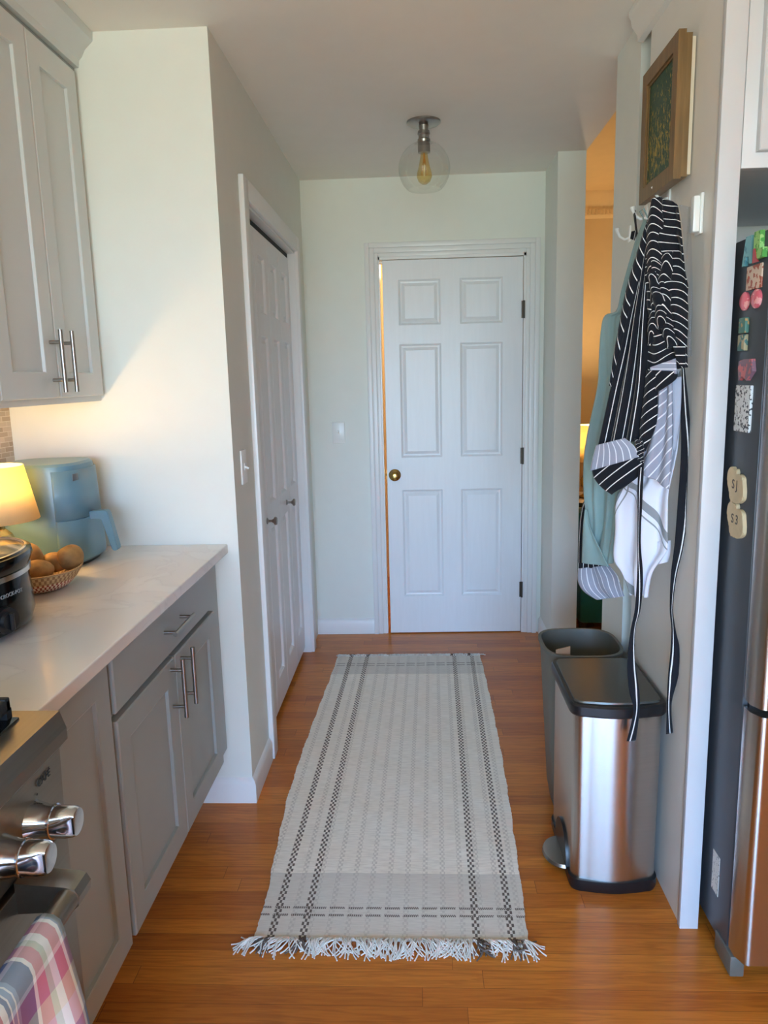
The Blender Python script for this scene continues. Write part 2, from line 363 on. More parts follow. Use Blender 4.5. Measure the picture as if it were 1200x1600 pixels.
def mat_paint():
    m, nt, b = base_mat('abstract_green_painting')
    tc = N(nt, 'ShaderNodeTexCoord'); sp = N(nt, 'ShaderNodeSeparateXYZ'); nt.links.new(tc.outputs['Object'], sp.inputs[0])
    mp = N(nt, 'ShaderNodeMapping'); mp.inputs['Scale'].default_value = (1, 1.6, 0.7); nt.links.new(tc.outputs['Object'], mp.inputs[0])
    n = N(nt, 'ShaderNodeTexNoise'); n.inputs['Scale'].default_value = 110; n.inputs['Detail'].default_value = 6; n.inputs['Distortion'].default_value = 2.5; nt.links.new(mp.outputs[0], n.inputs['Vector'])
    r = N(nt, 'ShaderNodeValToRGB'); nt.links.new(n.outputs['Fac'], r.inputs[0]); e = r.color_ramp.elements
    e[0].position = 0.3; e[0].color = lin((22, 44, 50))+(1,); e[1].position = 0.75; e[1].color = lin((96, 110, 40))+(1,)
    k = e.new(0.5); k.color = lin((28, 70, 50))+(1,); k = e.new(0.62); k.color = lin((48, 82, 40))+(1,)
    v = N(nt, 'ShaderNodeTexNoise'); v.inputs['Scale'].default_value = 75; v.inputs['Detail'].default_value = 5; v.inputs['Distortion'].default_value = 1.0; nt.links.new(mp.outputs[0], v.inputs['Vector'])
    mid = math_node(nt, 'SUBTRACT', 0.22, math_node(nt, 'ABSOLUTE', math_node(nt, 'SUBTRACT', sp.outputs['Z'], 2.00)))
    f = math_node(nt, 'GREATER_THAN', math_node(nt, 'ADD', v.outputs['Fac'], math_node(nt, 'MULTIPLY', mid, 0.75)), 0.69)
    c = mixc(nt, f, r.outputs[0], lin((170, 140, 44))); nt.links.new(c, b.inputs['Base Color']); b.inputs['Roughness'].default_value = 0.4
    bp = N(nt, 'ShaderNodeBump'); bp.inputs['Strength'].default_value = 0.6; bp.inputs['Distance'].default_value = 0.003
    nt.links.new(n.outputs['Fac'], bp.inputs['Height']); nt.links.new(bp.outputs[0], b.inputs['Normal'])
    return m
M_paint = mat_paint()

def mat_wicker():
    m, nt, b = base_mat('woven_wicker')
    uv = N(nt, 'ShaderNodeUVMap'); sp = N(nt, 'ShaderNodeSeparateXYZ'); nt.links.new(uv.outputs[0], sp.inputs[0])
    k1 = math_node(nt, 'FLOOR', math_node(nt, 'MULTIPLY', sp.outputs[0], 96)); k2 = math_node(nt, 'FLOOR', math_node(nt, 'MULTIPLY', sp.outputs[1], 22))
    par = math_node(nt, 'LESS_THAN', math_node(nt, 'MODULO', math_node(nt, 'ADD', k1, k2), 2.0), 0.5)
    low = math_node(nt, 'LESS_THAN', sp.outputs[1], 0.30)
    c = mixc(nt, par, lin((196, 166, 122)), lin((150, 112, 76)))
    c2 = mixc(nt, par, lin((232, 214, 190)), lin((158, 70, 46)))
    c = mixc(nt, low, c, c2); nt.links.new(c, b.inputs['Base Color']); b.inputs['Roughness'].default_value = 0.7
    bp = N(nt, 'ShaderNodeBump'); bp.inputs['Strength'].default_value = 0.8; bp.inputs['Distance'].default_value = 0.003
    nt.links.new(par, bp.inputs['Height']); nt.links.new(bp.outputs[0], b.inputs['Normal'])
    return m
M_wicker = mat_wicker()

def mat_mix(name, a, b_, scale, thr=0.5, rough=0.5, kind='noise'):
    m, nt, b = base_mat(name); tc = N(nt, 'ShaderNodeTexCoord')
    if kind == 'noise': n = N(nt, 'ShaderNodeTexNoise')
    else: n = N(nt, 'ShaderNodeTexVoronoi')
    n.inputs['Scale'].default_value = scale; nt.links.new(tc.outputs['Object'], n.inputs['Vector'])
    f = math_node(nt, 'GREATER_THAN', n.outputs[0], thr)
    c = mixc(nt, f, lin(a), lin(b_)); nt.links.new(c, b.inputs['Base Color']); b.inputs['Roughness'].default_value = rough
    return m

# ------------------------------------------------------------------ mesh helpers
def B(): return bmesh.new()
def box(bm, x0, x1, y0, y1, z0, z1, bev=0.0, seg=2, mi=0):
    if x0 > x1: x0, x1 = x1, x0
    if y0 > y1: y0, y1 = y1, y0
    if z0 > z1: z0, z1 = z1, z0
    r = bmesh.ops.create_cube(bm, size=1.0); vs = r['verts']
    for v in vs:
        v.co = Vector(((x0+x1)/2+v.co.x*(x1-x0), (y0+y1)/2+v.co.y*(y1-y0), (z0+z1)/2+v.co.z*(z1-z0)))
    fs = {f for v in vs for f in v.link_faces}
    for f in fs: f.material_index = mi
    if bev > 0:
        es = {e for v in vs for e in v.link_edges}
        r = bmesh.ops.bevel(bm, geom=list(es), offset=bev, segments=seg, profile=0.5, affect='EDGES')
        for f in r['faces']: f.material_index = mi
def cyl(bm, p0, p1, r0, r1=None, seg=20, mi=0, cap=True):
    p0, p1 = Vector(p0), Vector(p1); r1 = r0 if r1 is None else r1
    d = (p1-p0); q = d.to_track_quat('Z', 'Y').to_matrix()
    rings = []
    for p, r in ((p0, r0), (p1, r1)):
        rings.append([bm.verts.new(p + q @ Vector((r*math.cos(2*math.pi*i/seg), r*math.sin(2*math.pi*i/seg), 0))) for i in range(seg)])
    for i in range(seg):
        f = bm.faces.new((rings[0][i], rings[0][(i+1) % seg], rings[1][(i+1) % seg], rings[1][i])); f.material_index = mi
    if cap:
        f = bm.faces.new(rings[0][::-1]); f.material_index = mi; f = bm.faces.new(rings[1]); f.material_index = mi
def lathe(bm, prof, origin, axis='Z', seg=32, mi=0, sx=1.0, sy=1.0, uv=False, close=False):
    o = Vector(origin)
    q = {'Z': Matrix.Identity(3), 'X': Matrix(((0, 0, 1), (1, 0, 0), (0, 1, 0))), 'Y': Matrix(((1, 0, 0), (0, 0, 1), (0, -1, 0))),
         '-Y': Matrix(((1, 0, 0), (0, 0, -1), (0, 1, 0))), '-X': Matrix(((0, 0, -1), (1, 0, 0), (0, 1, 0)))}[axis]
    rings = []
    for r, h in prof:
        if r < 1e-6: rings.append([bm.verts.new(o + q @ Vector((0, 0, h)))])
        else: rings.append([bm.verts.new(o + q @ Vector((sx*r*math.cos(2*math.pi*i/seg), sy*r*math.sin(2*math.pi*i/seg), h))) for i in range(seg)])
    lay = bm.loops.layers.uv.verify() if uv else None
    n = len(prof)
    for a in range(n-1):
        A, C = rings[a], rings[a+1]
        for i in range(seg):
            j = (i+1) % seg
            if len(A) == 1 and len(C) == 1: continue
            if len(A) == 1: vs = (A[0], C[i], C[j]); 
            elif len(C) == 1: vs = (A[i], A[j], C[0])
            else: vs = (A[i], A[j], C[j], C[i])
            try: f = bm.faces.new(vs)
            except ValueError: continue
            f.material_index = mi
            if uv and len(vs) == 4:
                for lp, (uu, vv) in zip(f.loops, ((i/seg, a/(n-1)), ((i+1)/seg, a/(n-1)), ((i+1)/seg, (a+1)/(n-1)), (i/seg, (a+1)/(n-1)))): lp[lay].uv = (uu, vv)
def prism(bm, pts, axis, a0, a1, mi=0):
    """closed polygon pts (2D) extruded along axis between a0 and a1; 2D axes are the remaining ones in order"""
    def P(p, a):
        if axis == 'X': return (a, p[0], p[1])
        if axis == 'Y': return (p[0], a, p[1])
        return (p[0], p[1], a)
    v0 = [bm.verts.new(P(p, a0)) for p in pts]; v1 = [bm.verts.new(P(p, a1)) for p in pts]
    n = len(pts)
    fs = [bm.faces.new(v0[::-1]), bm.faces.new(v1)]
    for i in range(n): fs.append(bm.faces.new((v0[i], v0[(i+1) % n], v1[(i+1) % n], v1[i])))
    for f in fs: f.material_index = mi
def tube(bm, pts, radii, seg=8, mi=0):
    pts = [Vector(p) for p in pts]; rings = []
    for i, p in enumerate(pts):
        d = (pts[min(i+1, len(pts)-1)]-pts[max(i-1, 0)]).normalized()
        a = d.cross(Vector((0.13, 0.21, 0.97))).normalized(); b = d.cross(a)
        r = radii[i] if isinstance(radii, (list, tuple)) else radii
        rings.append([bm.verts.new(p + a*r*math.cos(2*math.pi*k/seg)+b*r*math.sin(2*math.pi*k/seg)) for k in range(seg)])
    for a, b in zip(rings, rings[1:]):
        for k in range(seg):
            f = bm.faces.new((a[k], a[(k+1) % seg], b[(k+1) % seg], b[k])); f.material_index = mi
    f = bm.faces.new(rings[0][::-1]); f.material_index = mi; f = bm.faces.new(rings[-1]); f.material_index = mi

def obj(name, bm, mats, parent=None, angle=35, recalc=True, solid=0.0, sub=0):
    if recalc: bmesh.ops.recalc_face_normals(bm, faces=bm.faces)
    me = bpy.data.meshes.new(name); bm.to_mesh(me); bm.free()
    if not isinstance(mats, (list, tuple)): mats = [mats]
    for m in mats: me.materials.append(m)
    me.polygons.foreach_set('use_smooth', [True]*len(me.polygons))
    me.set_sharp_from_angle(angle=math.radians(angle))
    o = bpy.data.objects.new(name, me); COL.objects.link(o)
    if solid: md = o.modifiers.new('thickness', 'SOLIDIFY'); md.thickness = solid; md.offset = 0
    if sub: md = o.modifiers.new('smooth', 'SUBSURF'); md.levels = sub; md.render_levels = sub
    if parent: 
        o.parent = parent
        # geometry is written in world coordinates: cancel the parent's placement
        o.matrix_parent_inverse = parent_world(parent).inverted()
    return o
def parent_world(p):
    mw = Matrix.LocRotScale(p.location, p.rotation_euler, p.scale)
    if p.parent: mw = parent_world(p.parent) @ p.matrix_parent_inverse @ mw
    return mw
def thing(name, label, cat, loc=(0, 0, 0), group=None):
    o = bpy.data.objects.new(name, None); COL.objects.link(o); o.location = loc; o.empty_display_size = 0.05
    return tag(o, label, cat, group)
def tag(o, label, cat, group=None):
    o['label'] = label; o['category'] = cat
    if group: o['group'] = group
    return o
def struct(name, bm, m, parent=None, label=None, cat=None, **kw):
    o = obj(name, bm, m, parent, **kw)
    if not parent:
        o['kind'] = 'structure'
        if label: o['label'] = label
        o['category'] = cat or name.split('_')[0]
    return o
def struct_empty(name, label, cat, loc):
    o = bpy.data.objects.new(name, None); COL.objects.link(o); o.location = loc; o['kind'] = 'structure'; o['label'] = label; o['category'] = cat
    return o

def face_frame(o, u, w):     # matrix from local (u, v=Z, w=outward)
    return (Vector(o), Vector(u), Vector((0, 0, 1)), Vector(w))
def panel_slab(bm, fr, Wd, Hd, T, panels, prof, mi=0, bev=0.002):
    """slab with sunken panels. fr: frame, front at w=T; panels: (u0,u1,v0,v1); prof: [(inset, dw)...] last loop is filled"""
    o, U, V, Wn = fr
    P = lambda u, v, w: bm.verts.new(o+U*u+V*v+Wn*w)
    us = sorted({bev, Wd-bev} | {p[0] for p in panels} | {p[1] for p in panels})
    vs = sorted({bev, Hd-bev} | {p[2] for p in panels} | {p[3] for p in panels})
    cache = {}
    def G(u, v):
        k = (round(u, 5), round(v, 5))
        if k not in cache: cache[k] = P(u, v, T)
        return cache[k]
    for a in range(len(us)-1):
        for c in range(len(vs)-1):
            cu, cv = (us[a]+us[a+1])/2, (vs[c]+vs[c+1])/2
            if any(p[0] < cu < p[1] and p[2] < cv < p[3] for p in panels): continue
            bm.faces.new((G(us[a], vs[c]), G(us[a+1], vs[c]), G(us[a+1], vs[c+1]), G(us[a], vs[c+1]))).material_index = mi
    for (u0, u1, v0, v1) in panels:
        prev = [G(u0, v0), G(u1, v0), G(u1, v1), G(u0, v1)]
        for ins, dw in prof:
            cur = [P(u0+ins, v0+ins, T+dw), P(u1-ins, v0+ins, T+dw), P(u1-ins, v1-ins, T+dw), P(u0+ins, v1-ins, T+dw)]
            for i in range(4): bm.faces.new((prev[i], prev[(i+1) % 4], cur[(i+1) % 4], cur[i])).material_index = mi
            prev = cur
        bm.faces.new(prev).material_index = mi
    # edge: rounded lip, sides, back
    loops = [[G(us[0], vs[0]), G(us[-1], vs[0]), G(us[-1], vs[-1]), G(us[0], vs[-1])]]
    for (i_, w_) in ((0, T-bev), (0, 0)):
        loops.append([P(i_, i_, w_), P(Wd-i_, i_, w_), P(Wd-i_, Hd-i_, w_), P(i_, Hd-i_, w_)])
    # front boundary may have extra verts on the border: accept T-junctions
    for A, C in zip(loops, loops[1:]):
        for i in range(4): bm.faces.new((A[i], A[(i+1) % 4], C[(i+1) % 4], C[i])).material_index = mi
    bm.faces.new(loops[-1][::-1]).material_index = mi
SHAKER = [(0.003, -0.001), (0.004, -0.009)]
RAISED = [(0.003, -0.002), (0.010, -0.008), (0.018, -0.009), (0.034, -0.003)]

def bar_handle(name, parent, axis, c, length, r=0.006, stand=0.034, out=(1, 0, 0), post=0.064):
    bm = B(); c = Vector(c); a = Vector(axis); o = Vector(out)
    cyl(bm, c+o*stand-a*length/2, c+o*stand+a*length/2, r, seg=16)
    for s in (-1, 1):
        cyl(bm, c+a*s*post, c+o*stand+a*s*post, r*0.8, seg=12)
    return obj(name, bm, M_nickel, parent)

def text_mesh(name, body, size, loc, xdir, ydir, material, parent, extrude=0.0006):
    cu = bpy.data.curves.new(name, 'FONT'); cu.body = body; cu.size = size; cu.extrude = extrude; cu.align_x = 'CENTER'; cu.align_y = 'CENTER'
    t = bpy.data.objects.new(name+'_tmp', cu); COL.objects.link(t)
    bpy.context.view_layer.update()
    dg = bpy.context.evaluated_depsgraph_get(); me = bpy.data.meshes.new_from_object(t.evaluated_get(dg))
    bpy.data.objects.remove(t)
    X = Vector(xdir).normalized(); Y = Vector(ydir).normalized(); Z = X.cross(Y)
    mw = Matrix(((X.x, Y.x, Z.x, loc[0]), (X.y, Y.y, Z.y, loc[1]), (X.z, Y.z, Z.z, loc[2]), (0, 0, 0, 1)))
    me.transform(mw); me.materials.clear(); me.materials.append(material)
    o = bpy.data.objects.new(name, me); COL.objects.link(o)
    if parent: o.parent = parent; o.matrix_parent_inverse = parent_world(parent).inverted()
    return o
# ================================================================== STRUCTURE
bm = B(); box(bm, XB-0.15, 3.7, BACKY-0.6, 5.9, -0.1, 0.0); struct('floor', bm, M_floor, label='oak strip floor running across the kitchen and hallway')
bm = B(); box(bm, XB-0.15, 3.7, BACKY-0.15, 2.55, H, H+0.22); box(bm, XB-0.15, OPX, 2.55, 5.7, H, H+0.22)
struct('ceiling', bm, M_ceil, label='flat painted ceiling over kitchen and hallway')
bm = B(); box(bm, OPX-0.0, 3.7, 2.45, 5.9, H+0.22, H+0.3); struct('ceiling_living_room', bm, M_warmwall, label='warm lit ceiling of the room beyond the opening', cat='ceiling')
bm = B(); box(bm, XB-0.12, XB, BACKY-0.15, YW+0.1, 0, H); struct('wall_left', bm, M_wall, label='kitchen wall behind counter and upper cabinets')
bm = B(); box(bm, XB, L-0.115, YW, YW+0.11, 0, H)
box(bm, L-0.115, L, YW, 2.71, 0, H); box(bm, L-0.115, L, 3.78, D+0.1, 0, H); box(bm, L-0.115, L, 2.71, 3.78, 2.05, H)
struct('wall_hallway_left', bm, M_wall, label='pale wall that turns the corner and holds the closet opening', cat='wall')
bm = B(); box(bm, -1.35, -1.25, 2.46, D+0.1, 0, H); box(bm, -1.25, L-0.115, D+0.0, D+0.1, 0, H); struct('wall_closet_back', bm, M_wall, label='back of the closet behind the folding doors', cat='wall')
# far wall with door opening
OX0, OX1, OZ = -0.195, 0.575, 2.055
bm = B(); box(bm, L, OX0, D, D+0.12, 0, H); box(bm, OX1, RW, D, D+0.12, 0, H); box(bm, OX0, OX1, D, D+0.12, OZ, H)
struct('wall_far', bm, M_wall, label='pale end wall of the hallway around the white door', cat='wall')
bm = B(); box(bm, RW, OPX, 3.735, 5.7, 0, H); struct('wall_hallway_right', bm, M_wall, label='short hallway wall right of the far door', cat='wall')
bm = B(); box(bm, RW, OPX, 2.42, 2.69, 0, H); struct('wall_pier', bm, M_wall, label='narrow wall pier beside the living room opening behind the aprons', cat='wall')
bm = B(); box(bm, OPX, 3.7, 2.45, 2.56, 0, H+0.22); struct('wall_behind_fridge', bm, M_wall, label='wall behind the refrigerator alcove', cat='wall')
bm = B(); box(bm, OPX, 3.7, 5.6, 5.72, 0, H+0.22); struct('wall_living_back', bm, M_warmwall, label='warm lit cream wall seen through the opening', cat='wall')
bm = B(); box(bm, 3.6, 3.7, BACKY-0.15, 5.9, 0, H+0.22); struct('wall_right', bm, M_wall, label='far right wall of kitchen and living room', cat='wall')
# behind-door hall
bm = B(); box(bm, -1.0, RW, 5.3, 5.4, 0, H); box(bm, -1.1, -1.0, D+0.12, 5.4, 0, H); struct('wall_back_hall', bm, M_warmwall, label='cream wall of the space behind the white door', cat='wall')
# back wall with patio door opening
bm = B()
box(bm, XB-0.12, WX0, BACKY-0.15, BACKY, 0, H); box(bm, WX1, 3.6, BACKY-0.15, BACKY, 0, H)
box(bm, WX0, WX1, BACKY-0.15, BACKY, WZ1, H); box(bm, WX0, WX1, BACKY-0.15, BACKY, 0, WZ0)
struct('wall_back', bm, M_wall, label='kitchen wall behind the viewer with glazed patio door', cat='wall')
wf = struct_empty('window_1', 'glazed patio door letting daylight in behind the viewer', 'window', ((WX0+WX1)/2, BACKY, 0))
bm = B()
for x0, x1, z0, z1 in ((WX0, WX0+.06, WZ0, WZ1), (WX1-.06, WX1, WZ0, WZ1), (WX0, WX1, WZ1-.06, WZ1), (WX0, WX1, WZ0, WZ0+.06), ((WX0+WX1)/2-.04, (WX0+WX1)/2+.04, WZ0, WZ1)):
    box(bm, x0, x1, BACKY-0.11, BACKY-0.05, z0, z1)
struct('window_frame', bm, M_trim, wf)

# baseboards
def baseboard(name, pts, label):      # pts along the wall foot; outward normal to the left of direction
    bm = B()
    prof = [(0, 0), (0.013, 0), (0.013, 0.068), (0.010, 0.078), (0.005, 0.086), (0, 0.09)]
    rings = []
    n = len(pts)
    for i, p in enumerate(pts):
        p = Vector((p[0], p[1], 0))
        def nrm(a, b):
            d = (Vector((b[0], b[1], 0))-Vector((a[0], a[1], 0))).normalized(); return Vector((-d.y, d.x, 0))
        if i == 0: nn = nrm(pts[0], pts[1])
        elif i == n-1: nn = nrm(pts[-2], pts[-1])
        else:
            a = nrm(pts[i-1], pts[i]); b = nrm(pts[i], pts[i+1]); nn = (a+b); nn = nn/ (nn.dot(a))
        rings.append([bm.verts.new(p+nn*u+Vector((0, 0, v))) for u, v in prof])
    for a, b in zip(rings, rings[1:]):
        for k in range(len(prof)-1): bm.faces.new((a[k], a[k+1], b[k+1], b[k]))
    bm.faces.new(rings[0]); bm.faces.new(rings[-1][::-1])
    struct(name, bm, M_trim, label=label, cat='baseboard')
baseboard('baseboard_left', [(L, 2.64), (L, YW), (-0.80, YW)][::-1][::1] if False else [(-0.80, YW), (L, YW), (L, 2.635)][::-1], 'white baseboard wrapping the wall corner beside the grey cabinets')
baseboard('baseboard_far', [(OX0-0.065, D), (L, D)], 'white baseboard under the light switch on the end wall')
baseboard('baseboard_right', [(RW, 3.735), (RW, D)], 'white baseboard in the corner right of the far door')

# casings
def casing_far():
    e = struct_empty('trim_1', 'white moulded casing around the far hallway door', 'trim', (0.19, D, 0))
    W_ = 0.07
    def strip(bm, a, b):      # a->b inner path offsets
        pass
    bm = B()
    for k, (i0, i1, t) in enumerate(((0.0, 0.02, 0.010), (0.02, 0.045, 0.015), (0.045, W_, 0.021))):
        box(bm, OX0-i1, OX0-i0, D-t, D, 0, OZ+i1, 0.002)
        box(bm, OX1+i0, OX1+i1, D-t, D, 0, OZ+i1, 0.002)
        box(bm, OX0-i0, OX1+i0, D-t, D, OZ+i0, OZ+i1, 0.002)
    struct('casing', bm, M_trim, e)
    bm = B(); box(bm, OX0, OX0+0.007, D-0.004, D+0.12, 0, OZ); box(bm, OX1-0.012, OX1, D-0.004, D+0.12, 0, OZ); box(bm, OX0, OX1, D-0.004, D+0.12, OZ-0.014, OZ)
    # door stop
    box(bm, OX0, OX1, D+0.05, D+0.09, OZ-0.024, OZ-0.014)
    struct('door_jamb', bm, M_trim, e)
    bm = B(); box(bm, OX0+0.0065, OX0+0.0085, D+0.001, D+0.03, 0.885, 0.945, 0.0005); struct('strike_plate', bm, M_brass, e)
casing_far()
e = struct_empty('trim_2', 'white casing around the folding closet doors', 'trim', (L, 3.2, 0))
bm = B()
box(bm, L, L+0.019, 2.64, 2.71, 0, 2.12, 0.003); box(bm, L, L+0.019, 3.78, 3.85, 0, 2.12, 0.003); box(bm, L, L+0.0185, 2.71, 3.78, 2.05, 2.12, 0.003)
box(bm, L-0.115, L+0.002, 2.698, 2.712, 0, 2.05); box(bm, L-0.115, L+0.002, 3.778, 3.792, 0, 2.05); box(bm, L-0.115, L+0.002, 2.7, 3.79, 2.040, 2.052)
struct('casing', bm, M_trim, e)
bm = B(); box(bm, L-0.058, L-0.034, 2.712, 3.778, 2.021, 2.040); struct('track', bm, M_blackline, e)

# closet bifold: four leaves
cd = struct_empty('door_1', 'white four-leaf folding closet door with two round knobs', 'door', (L-0.04, 3.245, 0))
lw = (3.775-2.715)/4
for i in range(4):
    y0 = 2.715+lw*i; bm = B()
    wj = lw-0.003
    fr = (Vector((L-0.064, y0+0.0015, 0.028)), Vector((0, 1, 0)), Vector((0, 0, 1)), Vector((1, 0, 0)))
    a, b_ = 0.062, wj-0.062
    panel_slab(bm, fr, wj, 1.99, 0.034, [(a, b_, 0.13, 0.80), (a, b_, 0.90, 1.585), (a, b_, 1.675, 1.90)], [(0.004, -0.003), (0.009, -0.012), (0.016, -0.012), (0.030, -0.006)])
    lf = struct('closet_leaf', bm, M_doorw, cd, angle=8)
    if i in (1, 2):
        yk = 2.965 if i == 1 else 3.425
        bm = B(); lathe(bm, [(0.0, 0), (0.013, 0), (0.013, 0.003), (0.006, 0.006), (0.005, 0.018), (0.009, 0.026), (0.0165, 0.031), (0.0175, 0.036), (0.014, 0.041), (0, 0.044)], (L-0.030, yk, 0.872), 'X', 24)
        obj('door_knob', bm, M_nickel, lf)

# far door, slightly ajar towards the hallway
dd = struct_empty('door_2', 'white six-panel door slightly ajar at the hallway end', 'door', (0.5605, D-0.001, 0.0))
DW, DH = 0.734, 2.032
bm = B(); fr = (Vector((0.5605, D+0.034, 0.005)), Vector((-1, 0, 0)), Vector((0, 0, 1)), Vector((0, -1, 0)))
pc = []
for (xa, xb) in ((-0.092, 0.130), (0.230, 0.455)):
    for (za, zb) in ((0.218, 0.825), (1.003, 1.608), (1.705, 1.938)):
        pc.append((0.5605-xb, 0.5605-xa, za-0.005, zb-0.005))
panel_slab(bm, fr, DW, DH, 0.035, pc, RAISED)
slab = struct('door_slab', bm, M_doorw, dd, angle=8)
bm = B(); lathe(bm, [(0, 0), (0.033, 0), (0.033, 0.004), (0.026, 0.008), (0.012, 0.010), (0.011, 0.028), (0.020, 0.036), (0.0265, 0.046), (0.0265, 0.056), (0.020, 0.062), (0.012, 0.0635), (0.011, 0.061), (0.005, 0.062), (0, 0.062)], (-0.131, D-0.0005, 0.909), '-Y', 32)
obj('door_knob', bm, M_brass, slab)
bm = B(); box(bm, -0.1745, -0.1725, D+0.003, D+0.030, 0.885, 0.935); cyl(bm, (-0.1735, D+0.016, 0.91), (-0.181, D+0.016, 0.91), 0.007, 0.005); obj('latch', bm, M_brass, slab)
for z in (0.25, 1.0, 1.77):
    bm = B(); cyl(bm, (0.565, D-0.006, z-0.045), (0.565, D-0.006, z+0.045), 0.0055, seg=12); box(bm, 0.552, 0.562, D-0.0025, D-0.0005, z-0.044, z+0.044); obj('hinge', bm, M_bronze, dd)
dd.rotation_euler = (0, 0, math.radians(-0.0)); 
dd.rotation_euler = (0, 0, math.radians(0.8))

# living room crown with dentils
bm = B(); Yc = 5.6
prism(bm, [(Yc, 2.667), (Yc-0.10, 2.667), (Yc-0.09, 2.64), (Yc-0.05, 2.60), (Yc-0.03, 2.57), (Yc-0.025, 2.52), (Yc, 2.50)], 'X', OPX+0.0, 3.6)
for k in range(110):
    x = OPX+0.01+k*0.025; box(bm, x, x+0.013, Yc-0.045, Yc-0.02, 2.525, 2.555)
struct('trim_3', bm, M_warmwall, label='cream dentil crown moulding in the room beyond', cat='trim')

# fridge enclosure panel, crown
bm = B(); box(bm, 0.665, 0.705, 1.775, 2.305, 0, H-0.001); 
en = thing('fridge_enclosure', 'tall pale side panel with white front edge beside the refrigerator', 'cabinet', (0.69, 1.76, 0))
obj('side_panel', bm, M_panel, en)
bm = B(); box(bm, 0.6605, 0.7075, 1.757, 1.777, 0, H-0.001, 0.0015); obj('front_stile', bm, M_white, en)
bm = B()
prism(bm, [(0.665, 2.365), (0.650, 2.368), (0.648, 2.385), (0.632, 2.405), (0.628, 2.425), (0.622, 2.432), (0.622, H-0.001), (0.665, H-0.001)], 'Y', 1.76, 2.385)
obj('crown', bm, M_panel, en)
# cabinet over the fridge
oc = thing('overhead_cabinet', 'white cabinet box above the dark refrigerator', 'cabinet', (1.2, 2.1, 1.862))
bm = B(); box(bm, 0.7085, 1.70, 1.757, 1.777, 1.862, H-0.001, 0.001); box(bm, 0.7085, 1.70, 1.777, 2.44, 1.862, 1.88); obj('face_frame', bm, M_white, oc)
for i in range(2):
    bm = B(); fr = (Vector((0.737+i*0.48, 1.7565, 1.893)), Vector((1, 0, 0)), Vector((0, 0, 1)), Vector((0, -1, 0)))
    panel_slab(bm, fr, 0.475, 0.53, 0.02, [(0.06, 0.415, 0.06, 0.47)], SHAKER); obj('cabinet_door', bm, M_white, oc)
bm = B(); box(bm, 1.70, 1.74, 1.66, 2.44, 0, H-0.001); tag(obj('alcove_side_panel', bm, M_white), 'white tall panel on the hidden side of the refrigerator', 'panel')

# backsplash
bm = B(); box(bm, XB, XB+0.008, 0.2, YW-0.001, 0.916, 1.40); struct('trim_4', bm, M_tile, label='small mosaic tile backsplash behind the counter', cat='backsplash')
# ================================================================== LEFT SIDE: BASE CABINETS
XF = -0.671          # face frame plane
XD = -0.649          # door fronts
def shaker(name, parent, y0, y1, z0, z1, m, xf=XF, t=0.022, st=0.062, rail=0.062, prof=SHAKER):
    bm = B(); fr = (Vector((xf, y0, z0)), Vector((0, 1, 0)), Vector((0, 0, 1)), Vector((1, 0, 0)))
    w, h = y1-y0, z1-z0
    pans = [(st, w-st, rail, h-rail)] if prof else []
    panel_slab(bm, fr, w, h, t, pans, prof or SHAKER, bev=0.003)
    return obj(name, bm, m, parent, angle=15)
c1 = thing('base_cabinet', 'grey base cabinet with one full-height door beside the range', 'cabinet', (-0.98, 1.26, 0), 'grey base cabinets')
bm = B(); box(bm, XB+0.002, XF, 1.085, 1.444, 0.2, 0.884); box(bm, XB+0.002, -0.79, 1.085, 1.444, 0, 0.2); obj('cabinet_body', bm, M_lower, c1)
shaker('cabinet_door', c1, 1.090, 1.434, 0.214, 0.878, M_lower)
c2 = thing('base_cabinet', 'grey base cabinet with one wide drawer above two doors', 'cabinet', (-0.98, 1.85, 0), 'grey base cabinets')
bm = B(); box(bm, XB+0.002, XF, 1.446, YW-0.002, 0.2, 0.884); box(bm, XB+0.002, -0.79, 1.446, YW-0.002, 0, 0.2); obj('cabinet_body', bm, M_lower, c2)
dr = shaker('drawer', c2, 1.458, 2.225, 0.745, 0.880, M_lower, prof=None)
bar_handle('drawer_handle', dr, (0, 1, 0), (XD, 1.84, 0.815), 0.16)
d1 = shaker('cabinet_door', c2, 1.458, 1.838, 0.214, 0.728, M_lower)
d2 = shaker('cabinet_door', c2, 1.842, 2.225, 0.214, 0.728, M_lower)
bar_handle('door_handle', d1, (0, 0, 1), (XD, 1.80, 0.655), 0.16, post=0.05)
bar_handle('door_handle', d2, (0, 0, 1), (XD, 1.885, 0.655), 0.16, post=0.05)
bm = B(); box(bm, XB+0.009, -0.625, 1.082, YW-0.001, 0.885, 0.915, 0.003)
tag(obj('countertop', bm, M_counter, angle=10), 'white quartz countertop with faint veining on the grey cabinets', 'countertop')

# upper cabinets
uc = thing('upper_cabinet', 'light grey upper cabinet with shaker doors and crown moulding', 'cabinet', (-1.15, 1.9, 1.385))
bm = B(); box(bm, XB+0.002, -1.0, 1.10, YW-0.001, 1.385, 2.40); obj('cabinet_body', bm, M_upper, uc)
for (a, b_, hy) in ((1.74, 2.036, 2.005), (2.040, 2.325, 2.072), (1.43, 1.737, None), (1.12, 1.427, None)):
    d = shaker('cabinet_door', uc, a, b_, 1.402, 2.335, M_upper, xf=-1.0, t=0.02, st=0.062, rail=0.066)
    if hy: bar_handle('door_handle', d, (0, 0, 1), (-0.98, hy, 1.50), 0.165, post=0.05, stand=0.032)
bm = B()
prism(bm, [(-1.0, 2.352), (-0.978, 2.352), (-0.975, 2.372), (-0.966, 2.380), (-0.955, 2.400), (-0.938, 2.415), (-0.930, 2.422), (-0.928, H-0.001), (-1.0, H-0.001)], 'Y', 1.10, YW-0.001)
obj('crown', bm, M_upper, uc)
